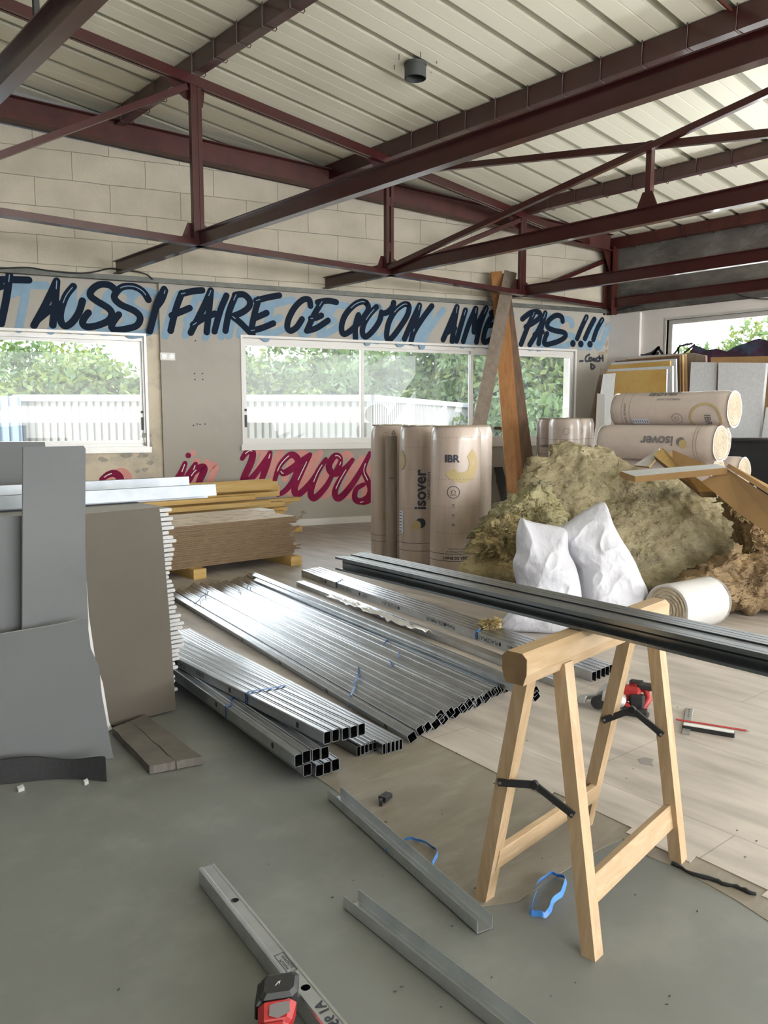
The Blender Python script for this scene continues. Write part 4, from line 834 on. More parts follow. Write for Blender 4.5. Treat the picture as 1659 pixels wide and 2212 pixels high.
for i, (ft, tx, sd) in enumerate(feet):
    k = (tx-b0[0])/d[0]; tp = b0+d*k-Z3*.05+u*(-.02 if ft[1] > 1.3 else .02); tp[2] = .715
    ft = ft+np.array([0, 0, .002]); dd = N3(tp-ft); lx = d
    ly = N3(np.cross(dd, lx)); m = MB(); a, b_ = .0195, .0215
    P = [ft+lx*i_*b_+ly*j_*a for i_, j_ in ((-1, -1), (1, -1), (1, 1), (-1, 1))]; P = [p-dd*(p[2]/dd[2]) for p in P]
    Q = [tp+lx*i_*b_+ly*j_*a for i_, j_ in ((-1, -1), (1, -1), (1, 1), (-1, 1))]
    m.add(P+Q, [(0, 3, 2, 1), (4, 5, 6, 7)]+[(q_, (q_+1) % 4, 4+(q_+1) % 4, 4+q_) for q_ in range(4)]); m.build('leg', M['wood'], tr); legs.append((ft, tp))
def on(l, z): f, t = l; return f+(t-f)*((z-f[2])/(t[2]-f[2]))
m = MB(); m.bar(on(legs[0], .135)+u*.012, on(legs[3], .135)+u*.012, .02, .065, up=legs[0][1]-legs[0][0]); m.build('lower_rail', M['woodx'], tr)
m = MB(); m.bar(on(legs[1], .135)+u*-.008, on(legs[2], .135)+u*-.008, .022, .07, up=legs[1][1]-legs[1][0]); m.build('lower_rail', M['woodx'], tr)
for la, lb, za, zb2, rise in ((legs[0], legs[1], .385, .345, .035), (legs[3], legs[2], .40, .385, .055)):
    pa, pb = on(la, za)-d*.026, on(lb, zb2)-d*.026; pm = pa*.52+pb*.48+Z3*rise
    m = MB(); ex = N3(np.cross(N3(pb-pa), d))
    for p, q in ((pa, pm), (pm, pb)):
        m.bar(p-N3(q-p)*.008, q+N3(q-p)*.004, .006, .02, up=np.cross(d, N3(q-p)))
    m.cyl(pm-d*.006, pm+d*.004, .012, 14); m.build('hinged_stay', M['black'], tr)
    m = MB(); [m.cyl(p-d*.006, p-d*.003, .004, 10) for p in (pa, pb)]; m.build('rivet', M['zinc'], tr)
# dark studs (two pairs back to back)
q0 = np.array([1.893, 2.425, 0]); q1 = np.array([1.800, .10, 0]); d = N3(q1-q0); u = N3(np.cross(Z3, d)); u = u if u[0] > 0 else -u; zb = .783
def cstud(off, sgn, dz, label, h=.050, L0=0.):
    t = .0016; fl_ = .036; m = MB()
    prof = [(0, 0), (sgn*fl_, 0), (sgn*fl_, .008), (sgn*(fl_-t), .008), (sgn*(fl_-t), t), (sgn*t, t), (sgn*t, h*.45), (sgn*.004, h*.5), (sgn*t, h*.55), (sgn*t, h-t), (sgn*(fl_-t), h-t), (sgn*(fl_-t), h-.008), (sgn*fl_, h-.008), (sgn*fl_, h), (sgn*fl_*.6, h), (sgn*fl_*.55, h-.0015), (sgn*fl_*.5, h), (0, h)]
    o_ = u*off+Z3*(zb+dz); m.sweep(prof, q0+d*L0+o_, q1+o_, u, Z3); o = m.build('steel_stud', M['zincdk']); tag(o, label, 'stud'); return o
s1 = cstud(0, -1, 0, 'dark steel stud on the trestle, nearest the camera, its open side facing left')
s2 = cstud(.003, 1, .0, 'dark steel stud on the trestle, second from the camera', .047, .01)
s3 = cstud(.080, -1, 0, 'dark steel stud on the trestle, third from the camera', L0=-.01)
s4 = cstud(.083, 1, 0, 'dark steel stud on the trestle, farthest from the camera', L0=-.02)
m = MB()
for px_, py_ in ((1021, 1297), (1283, 1361), (1632, 1440), (800, 1243)):
    if px_ == 800: continue
    p = pl(px_, py_, q0+u*-.0012, u); kk = float((p-q0)@d); cc = q0+d*kk+u*-.0012+Z3*(zb+.026); R = .0125
    m.add([cc+d*R*math.cos(t)+Z3*R*math.sin(t) for t in np.linspace(0, 6.283, 17)[:-1]], [list(range(16))])
m.build('service_hole', M['black'], s1)

# ================================================================ INSULATION ROLLS
def roll(label, group, base, axis, R, L, face, prints, mt='kraft', seed=0, end_print=True, flip=-1):
    """rolled insulation in printed film; base = centre of one end, face = direction the print looks"""
    rnd = random.Random(seed); A = N3(axis); fdir = np.array(face, float); fdir = N3(fdir-A*(fdir@A)); side = N3(np.cross(A, fdir)); base = np.array(base, float)
    e = thing('insulation_roll', label, 'roll', base, group)
    n, k = 56, 22; vs = []; rows = []
    for i in range(k+1):
        t = i/k; z = L*t; r = R
        if t < .04 or t > .96: r = R*(.965 if 0 < i < k else .90)
        row = []
        for j in range(n):
            a = 2*math.pi*j/n; rr = r+.0045*noise.noise(Vector((math.cos(a)*2+seed*3.1, math.sin(a)*2, z*2.2)))+.002*noise.noise(Vector((math.cos(a)*9, math.sin(a)*9+seed, z*14)))
            zz = z+(.008*noise.noise(Vector((math.cos(a)*3, math.sin(a)*3, seed+i))) if i in (0, k) else 0)
            row.append(base+A*zz+(fdir*math.cos(a)+side*math.sin(a))*rr)
        vs += row
    m = MB(); m.add(vs, [(i*n+j, i*n+(j+1) % n, (i+1)*n+(j+1) % n, (i+1)*n+j) for i in range(k) for j in range(n)], 0, True); m.build('wrapper', M[mt], e)
    for z0, sgn in ((0, -1), (L, 1)):                    # spiral ends
        m = MB(); vs = []; nr = 26
        for i in range(nr):
            rr = R*.93*(i/(nr-1))
            for j in range(n):
                a = 2*math.pi*j/n; ph = (rr/R*7-a/(2*math.pi)) % 1.; hgt = .012*abs(math.sin(math.pi*ph))**.6+.006*noise.noise(Vector((math.cos(a)*rr*30, math.sin(a)*rr*30, seed)))
                if i == nr-1: hgt = 0
                vs.append(base+A*(z0+sgn*(hgt-.004))+(fdir*math.cos(a)+side*math.sin(a))*rr)
        m.add(vs, [(i*n+j, i*n+(j+1) % n, (i+1)*n+(j+1) % n, (i+1)*n+j) for i in range(nr-1) for j in range(n)], 0, True); m.build('roll_end', M['rollend'], e)
        m = MB(); ring = [base+A*(z0+sgn*.004)+(fdir*math.cos(a)+side*math.sin(a))*R*q for q in (.99, .91) for a in np.linspace(0, 2*math.pi, n+1)[:-1]]
        ring = [p+A*.006*noise.noise(Vector(p*14)) for p in ring]; m.add(ring, [(j, (j+1) % n, n+(j+1) % n, n+j) for j in range(n)], 0, True); m.build('film_edge', M['film'], e)
    def P(x, z, o=.0055):                                # x = arc length from the face line (to the viewer's right)
        a = x/R*flip; return base+A*z+(fdir*math.cos(a)-side*math.sin(a))*(R+o)
    mi, my, ms_ = MB(), MB(), MB()
    def put(mb, vs2, fs, cx, cz, rot=0, o=.0055):
        c, s = math.cos(rot), math.sin(rot); mb.add([P(cx+x*c-y*s, cz+x*s+y*c, o) for x, y in vs2], fs)
    def circ(mb, cx, cz, r0, r1, o=.0055, a0=0, a1=2*math.pi):
        q = 40; A_ = np.linspace(a0, a1, q+1); vs2 = [(r1*math.cos(t), r1*math.sin(t)) for t in A_]+[(r0*math.cos(t), r0*math.sin(t)) for t in A_]
        put(mb, vs2, [(i, i+1, q+2+i, q+1+i) for i in range(q)], cx, cz, 0, o)
    for pr in prints:
        kind = pr[0]
        if kind == 'text': _, body, size, cx, cz, rot, bold = pr; v2, f2 = text_mesh(body, size, bold); put(mi, v2, f2, cx, cz, rot)
        elif kind == 'ring': circ(mi, pr[1], pr[2], pr[3]*.9, pr[3])
        elif kind == 'house':
            _, cx, cz, s = pr
            for (x0, y0), (x1, y1) in (((-.5, -.5), (.5, -.5)), ((-.5, -.5), (-.5, .25)), ((.5, -.5), (.5, .25)), ((-.75, .15), (0, .7)), ((0, .7), (.75, .15)), ((-.9, -.85), (.9, -.85))):
                dx, dy = x1-x0, y1-y0; l = math.hypot(dx, dy); nx, ny = -dy/l*.06, dx/l*.06
                put(mi, [((x0+nx)*s, (y0+ny)*s), ((x1+nx)*s, (y1+ny)*s), ((x1-nx)*s, (y1-ny)*s), ((x0-nx)*s, (y0-ny)*s)], [(0, 1, 2, 3)], cx, cz)
        elif kind == 'sun': circ(my, pr[1], pr[2], pr[3]*pr[4], pr[3], .0042, pr[5], pr[6])
        elif kind == 'disc': circ(my, pr[1], pr[2], .0001, pr[3], .0075)
        elif kind == 'moon': circ(mi, pr[1], pr[2], .0001, pr[3], .0055)
        elif kind == 'line':
            z = pr[1]; q = 30; X = np.linspace(-R*1.45, R*1.45, q); put(mi, [(x, .0018) for x in X]+[(x, -.0018) for x in X], [(i, i+1, q+i+1, q+i) for i in range(q-1)], 0, z)
        elif kind == 'dash':
            z = pr[1]
            for x in np.arange(-R*1.4, R*1.4, .03): put(mi, [(x, .001), (x+.012, .001), (x+.012, -.001), (x, -.001)], [(0, 1, 2, 3)], 0, z)
        elif kind == 'sticker':
            _, cx, cz, w, h = pr; q = 6; X = np.linspace(-w/2, w/2, q); put(ms_, [(x, h/2) for x in X]+[(x, -h/2) for x in X], [(i, i+1, q+i+1, q+i) for i in range(q-1)], cx, cz, 0, .006)
            for t in range(7): zz = cz-h/2+h*(t+.5)/7; put(mi, [(-w*.35, .004), (w*(.1+.25*rnd.random()), .004), (w*.2, -.004), (-w*.35, -.004)], [(0, 1, 2, 3)], cx, zz, 0, .008)
    if mi.v: mi.build('printing', M['ink' if mt == 'kraft' else 'greyink'], e)
    if my.v: my.build('yellow_printing', M['yellowink'], e)
    if ms_.v: ms_.build('sticker', M['sticker'], e)
    return e
HP = math.pi/2
def stand_print_main(): return [('sun', .05, .98, .155, .45, -2.6, .9), ('text', 'IBR', .085, -.03, 1.02, 0, .003), ('ring', -.015, .745, .052), ('house', -.015, .745, .028), ('text', 'o', .04, -.015, .64, 0, 0), ('text', '....', .03, -.015, .625, 0, 0), ('text', 'o', .045, -.015, .555, 0, 0), ('text', '__', .03, -.015, .54, 0, 0), ('text', 'n', .05, -.015, .475, 0, 0), ('text', 'entierement recyclable', .018, .03, .27, 0, 0), ('text', 'et emballage 30% de verre', .018, .03, .245, 0, 0), ('text', 'LAINE DE VERRE', .032, .02, .19, 0, .0008), ('line', .225), ('line', .165), ('dash', .40), ('dash', .62), ('dash', .85), ('dash', 1.2)]
def stand_print_logo(): return [('text', 'isover', .145, .01, .72, HP, .004), ('moon', .01, .42, .045), ('disc', -.028, .40, .043), ('text', 'SAINT-GOBAIN', .036, .085, .755, HP, .0004), ('sticker', -.20, .42, .07, .20), ('sun', -.24, .98, .10, .5, -1.2, 1.2), ('line', .235), ('line', .165), ('dash', .55), ('dash', .9), ('dash', 1.1)]
def stand_print_left(): return [('text', '\u25b3', .05, .04, 1.22, 0, 0), ('text', '^', .03, -.03, 1.215, 0, 0), ('text', '_', .04, .04, 1.21, 0, 0), ('text', 'isover', .145, .02, .72, HP, .004), ('disc', -.01, .42, .05), ('line', .235), ('line', .175)]
def C0(px_, D): p = vd(px_, 906, D); return np.array([p[0], p[1], .004])
tocam = lambda c: np.array([-c[0], -c[1], 0])
RS = [(985, 6.95, .213, 1.285, stand_print_main, 'tall kraft insulation roll printed IBR, nearest the wool heap', 3, .0), (907, 7.45, .185, 1.285, stand_print_logo, 'tall kraft insulation roll with the big vertical logo, second from the left', 5, .0), (841, 7.95, .180, 1.29, stand_print_left, 'tall kraft insulation roll at the left end of the standing row', 8, .05)]
for px_, D, R, L, pf, lab, sd, _ in RS:
    c = C0(px_, D); roll(lab, 'tall rolls by the wool heap', c, (0, 0, 1), R, L, tocam(c), pf(), 'kraft', sd)
c = C0(1022, 7.5); roll('tall pale insulation roll half hidden behind the one printed IBR', 'tall rolls by the wool heap', c, (0, 0, 1), .175, 1.285, tocam(c), [], 'kraftpale', 11)
for px_, D, lab, sd in ((1192, 10.8, 'left roll of the pale trio standing under the window', 13), (1220, 10.25, 'front roll of the pale trio standing under the window', 14), (1250, 10.65, 'right roll of the pale trio standing under the window', 15)):
    c = C0(px_, D); roll(lab, 'pale rolls standing under the window', c, (0, 0, 1), .195, 1.355, tocam(c), [('line', .9), ('line', 1.1), ('text', 'LAINE DE VERRE', .05, .02, 1.0, 0, .001), ('ring', .02, 1.2, .04)], 'kraftpale', sd)
# lying rolls stacked five high behind the heap
aL = vd(1312, 906, 8.55); aR = vd(1562, 906, 7.70); ax = N3((aR-aL)*np.array([1, 1, 0])); back = N3(np.array([-ax[1], ax[0], 0])); back = back if back@HD > 0 else -back
LL = float(np.linalg.norm((aR-aL)[:2])); print('lying roll length', LL)
lay = [(0, .19, 0), (0, .57, 0), (0, .95, .05), (1, .19, .0), (1, .57, 0), (1, .95, -.05), (2, .18, -.10), (2, .56, 0), (3, -.04, 0), (3, .33, -.12), (4, .15, .04)]
ll = {(2, .18): 'lying insulation roll low in the pile, mostly hidden by the wool heap', (3, -.04): 'lying insulation roll with upside-down logo, second from the top of the pile', (3, .33): 'lying insulation roll behind the one with the upside-down logo', (4, .15): 'topmost lying insulation roll, printed IBR at its right end'}
for (row, off, sh) in lay:
    z = .187+.312*row+(.01 if row == 4 else 0); c = np.array([aL[0], aL[1], 0])+back*off+ax*sh+Z3*z
    lab = ll.get((row, off), 'lying insulation roll at the bottom of the pile behind the wool heap')
    if row == 4: pr = [('text', 'isover', .13, -.185, .55, HP, .003), ('text', 'SAINT-GOBAIN', .035, -.095, .62, HP, 0), ('text', 'IBR', .085, .115, 1.02, 0, .002), ('sun', .10, 1.0, .155, .86, 0, 6.283), ('ring', .10, .72, .055), ('house', .10, .72, .03), ('sticker', .13, .33, .06, .17), ('text', 'LAINE DE VERRE', .03, .05, .17, 0, .0006), ('ring', .07, .06, .025), ('line', .13), ('line', .22), ('dash', .5)]
    elif row == 3 and off < 0: pr = [('text', 'isover', .135, -.015, .66, -HP, .003), ('moon', -.01, .90, .04), ('disc', .012, .925, .04), ('line', 1.05), ('line', 1.02)]
    elif row == 2 and off < .3: pr = [('text', 'isover', .135, .12, .45, -HP, .003)]
    else: pr = []
    face = N3(-back+Z3*.05)
    roll(lab, 'lying rolls in the pile', c, ax, .172 if row != 4 else .177, LL, face, pr, 'kraftpale', 20+row*3+int(off*10))
# white roll lying on the floor
p0 = fl(1440, 1345); p1 = fl(1590, 1345)
a = vd(1440, 1310, 5.02); b = vd(1563, 1300, 5.38); axw = N3((b-a)*np.array([1, 1, 0])); R = .158
rw = roll('short white roll of insulation lying on the floor beside the white bags', None, np.array([a[0], a[1], R+.006]), axw, R, .46, N3(np.array([-HD[0], -HD[1], .4])), [], 'film', 41)

# ================================================================ GLASS WOOL HEAP
def puffy(name, outline, plane_pt, nrm, Tf, Tb, mats, amp=.02, scale=5., seed=0, rings=22, seg=110, tufts=0, tl=.03, power=2.2, floor=True, parent=None, wrink=0., jag=0., centre=None):
    nrm = N3(nrm); pts = [pl(x, y, plane_pt, nrm) for x, y in outline]; P = smooth_poly(pts, 8, True); P = np.array(P)
    # resample
    d = np.r_[0, np.cumsum(np.linalg.norm(np.diff(np.vstack([P, P[:1]]), axis=0), axis=1))]; t = np.linspace(0, d[-1], seg+1)[:-1]; Q = np.vstack([P, P[:1]]); O = np.stack([np.interp(t, d, Q[:, i]) for i in range(3)], 1)
    c = O.mean(0) if centre is None else pl(*centre, plane_pt, nrm); fr = nrm if nrm@(CAM-c) > 0 else -nrm; sv = Vector((seed*7.3, seed*3.1, seed*1.7))
    def dis(p, q):
        v = Vector(p)*scale+sv; nz = noise.fractal(v, .9, 2.1, 6); w = noise.turbulence_vector(v*1.7, 3, False)
        out = p+fr*amp*nz*q+np.array(w)*amp*.30
        if wrink:
            w1 = noise.noise(Vector((p[0]*3.+p[2]*2.2, p[1]*3.-p[2]*1.5, p[2]*3.))+sv); w2 = noise.noise(Vector((p[0]*8-p[2]*3, p[1]*8+p[2]*2, p[2]*5.))+sv*2); w3 = noise.noise(Vector(p)*17+sv)
            out = out+fr*wrink*(.95*w1+.30*((1-abs(w2))**4-.3)+.07*((1-abs(w3))**3-.4))*min(1, q*1.4)
        if jag: out = out+(p-c)/(np.linalg.norm(p-c)+1e-6)*jag*noise.fractal(v*2.3, .7, 2.2, 5)*(1-q)
        if floor: out[2] = max(out[2], .004)
        return out
    vs = [dis(c+fr*Tf, 1)]; 
    for s, T in ((1, Tf), (-1, Tb)):
        rr = range(1, rings+1) if s == 1 else range(rings-1, 0, -1)
        for i in rr:
            r = i/rings; q = max(0, 1-r**power)**.5
            for j in range(seg): vs.append(dis(c+(O[j]-c)*r+fr*s*T*q, q if s == 1 else 0))
    vs.append(dis(c-fr*Tb, 0)); nrow = 2*rings-1; fs = [(0, 1+j, 1+(j+1) % seg) for j in range(seg)]
    for i in range(nrow-1):
        for j in range(seg): a_, b_ = 1+i*seg+j, 1+i*seg+(j+1) % seg; fs.append((a_, a_+seg, b_+seg, b_))
    l = len(vs)-1; base = 1+(nrow-1)*seg; fs += [(base+j, l, base+(j+1) % seg) for j in range(seg)]
    m = MB(); m.add(vs, fs, 0, True)
    if tufts:
        rnd = random.Random(seed); V = np.array(vs)
        for _ in range(tufts):
            i = rnd.randrange(1, 1+int(rings*1.15)*seg); p = V[i]; dr = N3(fr*.6+(p-c)/np.linalg.norm(p-c)*.6+np.array([rnd.uniform(-1, 1) for _ in range(3)])*.8); sd = N3(np.cross(dr, [rnd.uniform(-1, 1), rnd.uniform(-1, 1), .3])); L_ = tl*rnd.uniform(.4, 1.3); w = L_*rnd.uniform(.06, .18); k = np.array([rnd.uniform(-1, 1), rnd.uniform(-1, 1), rnd.uniform(-1, .6)])*L_*.5
            m.add([p-sd*w-dr*.01, p+sd*w-dr*.01, p+dr*L_*.6+sd*w*.7+k*.4, p+dr*L_*.6-sd*w*.7+k*.4, p+dr*L_+k], [(0, 1, 2, 3), (3, 2, 4)], len(mats)-1 if rnd.random() < .4 else 0, True)
    return m.build(name, mats, parent)
nf = N3(np.array([-HD[0], -HD[1], 0]))
def P_(px_, py_, D): return vd(px_, py_, D)
# hidden core, then visible slabs
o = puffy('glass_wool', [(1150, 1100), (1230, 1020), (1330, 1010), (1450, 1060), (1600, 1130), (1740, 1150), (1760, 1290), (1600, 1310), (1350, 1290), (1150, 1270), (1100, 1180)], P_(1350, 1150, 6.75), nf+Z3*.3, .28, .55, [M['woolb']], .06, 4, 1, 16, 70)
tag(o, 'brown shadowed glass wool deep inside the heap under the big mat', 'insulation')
o = puffy('glass_wool', [(1137, 1005), (1150, 992), (1185, 985), (1196, 965), (1240, 958), (1275, 968), (1312, 966), (1330, 1000), (1400, 1020), (1480, 1040), (1540, 1060), (1580, 1095), (1600, 1130), (1612, 1165), (1560, 1195), (1500, 1235), (1455, 1262), (1405, 1292), (1360, 1290), (1290, 1270), (1240, 1220), (1215, 1140), (1160, 1090), (1120, 1062)],
          P_(1370, 1130, 6.25), nf+Z3*.85, .13, .10, [M['wool'], M['wooly']], .065, 3.4, 2, 70, 340, 900, .03, 3.5, jag=.07)
tag(o, 'big khaki mat of old glass wool draped over the top of the heap', 'insulation')
o = puffy('glass_wool', [(1128, 1062), (1160, 1048), (1200, 1075), (1225, 1110), (1215, 1160), (1150, 1170), (1100, 1185), (1040, 1195), (1018, 1170), (1022, 1150), (1050, 1125), (1085, 1085)], P_(1110, 1120, 6.1), nf+Z3*.5, .17, .2, [M['woolg'], M['wooly']], .09, 6, 3, 36, 160, 1000, .032, jag=.08)
tag(o, 'ragged greenish clump of glass wool at the left of the heap', 'insulation')
o = puffy('glass_wool', [(1030, 1165), (1060, 1130), (1110, 1120), (1145, 1150), (1140, 1195), (1080, 1205), (1030, 1200), (1016, 1185)], P_(1085, 1165, 5.9), nf+Z3*.3, .14, .15, [M['wooly'], M['wool']], .09, 8, 4, 30, 140, 900, .035, jag=.08)
tag(o, 'tangled pale yellow tuft of glass wool on the left of the heap', 'insulation')
o = puffy('glass_wool', [(992, 1240), (1005, 1210), (1040, 1190), (1100, 1188), (1160, 1195), (1180, 1240), (1160, 1275), (1090, 1272), (1020, 1256)], P_(1085, 1225, 6.0), nf+Z3*.6, .17, .12, [M['wooly'], M['woolg']], .035, 6, 5, 30, 140, 400, .025, jag=.03)
tag(o, 'folded yellow pad of glass wool on the floor at the left foot of the heap', 'insulation')
o = puffy('glass_wool', [(1560, 1050), (1580, 1042), (1600, 1062), (1612, 1085), (1640, 1100), (1670, 1130), (1740, 1140), (1740, 1215), (1640, 1215), (1610, 1190), (1600, 1130), (1575, 1090)], P_(1640, 1140, 5.75), nf+Z3*.4, .14, .2, [M['woolb'], M['wooly']], .09, 6, 6, 34, 150, 900, .035, jag=.07)
tag(o, 'orange brown clump of glass wool spilling down the right side of the heap', 'insulation')
o = puffy('glass_wool', [(1440, 1290), (1470, 1250), (1530, 1215), (1590, 1200), (1660, 1195), (1760, 1205), (1760, 1310), (1640, 1318), (1560, 1312), (1480, 1300)], P_(1600, 1255, 5.6), nf+Z3*.5, .2, .2, [M['woolb'], M['woolb']], .08, 6, 7, 34, 150, 800, .03, jag=.05)
tag(o, 'brown mass of dirty glass wool on the floor at the right foot of the heap', 'insulation')
o = puffy('glass_wool', [(1560, 1060), (1572, 1040), (1590, 1048), (1605, 1075), (1612, 1110), (1598, 1120), (1580, 1095)], P_(1588, 1080, 5.7), nf, .05, .06, [M['wooly'], M['woolb']], .05, 9, 9, 12, 60, 500, .05, jag=.05)
tag(o, 'small upright tuft of glass wool beside the tan panel', 'insulation')
o = puffy('glass_wool', [(1037, 1348), (1045, 1340), (1060, 1342), (1075, 1340), (1083, 1352), (1070, 1360), (1050, 1358)], P_(1062, 1352, 4.95), nf+Z3*.6, .03, .03, [M['wooly'], M['wooly']], .03, 12, 10, 10, 50, 300, .03, jag=.03)
tag(o, 'small yellow scrap of glass wool on the floor by the bag corner', 'insulation')
# boards lying on the heap
def sheet3(name, pts, th, mats, label, cat='board', nd=None):
    P = [np.array(p, float) for p in pts]; n = len(P); nn = N3(np.cross(P[1]-P[0], P[2]-P[0])); nn = nn if nn@(CAM-P[0]) < 0 else -nn
    m = MB(); D = (nn if nd is None else np.array(nd, float))*th
    m.add(P+[p+D for p in P], [list(range(n))], 0); m.add(P+[p+D for p in P], [list(range(n, 2*n))]+[(i, (i+1) % n, n+(i+1) % n, n+i) for i in range(n)], 1 if len(mats) > 1 else 0)
    return tag(m.build(name, mats), label, cat)
sheet3('board', [vd(1340, 1018, 6.15), vd(1372, 1029, 5.95), vd(1572, 1010, 5.6), vd(1548, 1002, 6.0)], .045, [M['whitepanel'], M['tanpanel']], 'long narrow board with a white face lying on top of the wool heap', nd=(0, 0, -1))
sheet3('board', [vd(1515, 1040, 5.72), vd(1570, 1012, 5.62), vd(1720, 1110, 5.0), vd(1720, 1190, 5.0), vd(1600, 1112, 5.42)], .03, [M['tanpanel']], 'wide tan fibreboard panel sloping down the right side of the heap')
sheet3('board', [vd(1568, 1009, 5.66), vd(1575, 1013, 5.58), vd(1725, 1108, 4.97), vd(1725, 1094, 5.07)], .03, [M['tanpanel'], M['tanpanel']], 'tan edging strip along the top of the sloping tan panel')
sheet3('board', [vd(1412, 984, 6.5), vd(1430, 967, 6.55), vd(1475, 1010, 6.1), vd(1545, 1062, 5.75), vd(1510, 1062, 5.8)], .05, [M['timber'], M['woodend']], 'yellowish wooden beam rising to a point behind the white-faced board')
sheet3('board', [vd(1442, 984, 6.75), vd(1452, 972, 6.8), vd(1528, 1003, 6.35), vd(1500, 1012, 6.4), vd(1455, 1003, 6.65)], .02, [M['tanpanel']], 'small tan fibreboard piece behind the yellowish beam')
sheet3('board', [vd(1370, 1005, 6.6), vd(1424, 968, 6.6), vd(1422, 985, 6.55), vd(1402, 1008, 6.5)], .02, [M['film'], M['timber']], 'white splintered board edge rising beside the yellowish beam')
# bags
def bag(label, outline, pp, nrm, Tf, Tb, sd, c=None):
    e = thing('white_bag', label, 'bag', (pp[0], pp[1], 0))
    o = puffy('bag_body', outline, pp, nrm, Tf, Tb, [M['bag']], .008, 4, sd, 60, 260, wrink=.045, power=2.0, parent=e, centre=c); return e
bag('white woven bag standing on the left, its top corner folded', [(1124, 1119), (1135, 1122), (1165, 1130), (1210, 1138), (1225, 1150), (1228, 1190), (1245, 1230), (1256, 1290), (1250, 1340), (1200, 1368), (1130, 1366), (1090, 1362), (1075, 1355), (1090, 1335), (1120, 1290), (1108, 1222), (1115, 1190), (1116, 1150)], vd(1180, 1250, 5.15), nf+Z3*.25, .15, .13, 31)
bag('white woven bag leaning on the right with its corner pointing up', [(1296, 1085), (1308, 1090), (1322, 1130), (1340, 1165), (1362, 1200), (1385, 1250), (1398, 1285), (1385, 1325), (1370, 1352), (1310, 1368), (1270, 1362), (1258, 1330), (1252, 1285), (1248, 1235), (1230, 1215), (1215, 1185), (1204, 1148), (1240, 1118), (1270, 1098)], vd(1300, 1220, 5.3), nf+Z3*.3, .16, .13, 33)

# ================================================================ PANELS AGAINST THE RIGHT WALL
def wpanel(label, px, x0, k, th, face, edge, name='insulation_board', zmin=.004):
    P = [xp(x, y, x0, k) for x, y in px]; P = [np.array([x0+k*max(p[2], zmin), p[1], max(p[2], zmin)]) for p in P]
    n = len(P); m = MB(); D = np.array([th, 0, 0]); m.add(P+[p+D for p in P], [list(range(n))], 0); m.add(P+[p+D for p in P], [list(range(n, 2*n))]+[(i, (i+1) % n, n+(i+1) % n, n+i) for i in range(n)], 1)
    return tag(m.build(name, [M[face], M[edge]]), label, 'panel')
wpanel('yellow-orange fibre panel at the front of the left-hand panel stack', [(1309, 803), (1440, 797), (1436, 960), (1433, 1200), (1298, 1200), (1304, 930)], 9.60, .06, .035, 'fibreboard', 'whitepanel')
wpanel('white foam panel just behind the front yellow panel', [(1312, 798), (1452, 790), (1448, 1200), (1306, 1200)], 9.67, .06, .04, 'whitepanel', 'whitepanel')
wpanel('second yellow fibre panel, its top showing above the white foam', [(1316, 789), (1447, 779), (1447, 1200), (1310, 1200)], 9.74, .06, .035, 'fibreboard', 'timber')
wpanel('thin white panel behind the second yellow panel', [(1321, 783), (1460, 775), (1462, 1200), (1318, 1200)], 9.81, .06, .03, 'whitepanel', 'whitepanel')
wpanel('brown-edged panel fourth back in the left-hand stack', [(1328, 780), (1468, 768), (1468, 1200), (1326, 1200)], 9.88, .06, .025, 'brown_wood', 'brown_wood')
wpanel('yellow-edged panel fifth back in the left-hand stack', [(1352, 776), (1474, 766), (1474, 1200), (1350, 1200)], 9.94, .06, .04, 'tanpanel', 'fibreboard')
wpanel('pale panel sixth back in the left-hand stack', [(1357, 770), (1480, 764), (1480, 1200), (1357, 1200)], 10.02, .06, .05, 'film', 'tanpanel')
wpanel('dark-edged panel at the back of the left-hand stack, against the wall', [(1374, 769), (1492, 762), (1524, 768), (1524, 1200), (1374, 1200)], 10.12, .06, .05, 'grey_wood', 'brown_wood')
wpanel('wide white foil panel on the black box, the left one of the pair', [(1493, 782), (1549, 783), (1545, 945), (1483, 945)], 9.40, .07, .05, 'whitepanel', 'grey_wood', zmin=1.13)
wpanel('wide white foil panel on the black box, the right one of the pair', [(1552, 783), (1655, 784), (1640, 945), (1547, 945)], 9.36, .07, .06, 'whitepanel', 'blackbox', zmin=1.13)
wpanel('dark-edged board lying behind the white foil panels', [(1535, 772), (1700, 768), (1700, 1100), (1532, 1100)], 9.75, .07, .05, 'tanpanel', 'brown_wood', zmin=1.13)
wpanel('white foil panel at the right edge of the picture, lower than its neighbours', [(1655, 880), (1720, 876), (1720, 945), (1645, 945)], 9.38, .03, .05, 'whitepanel', 'blackbox', zmin=1.13)
m = MB(); q = xp(1575, 950, 9.25); m.box((9.25, 1.5, .004), (9.95, 5.05, 1.10)); m.box((9.22, 1.5, 1.10), (9.98, 5.05, 1.128)); m.box((9.235, 1.5, .06), (9.25, 5.0, .98)); o = m.build('black_box', M['blackbox']); tag(o, 'long black box carrying the white foil panels by the right wall', 'box')
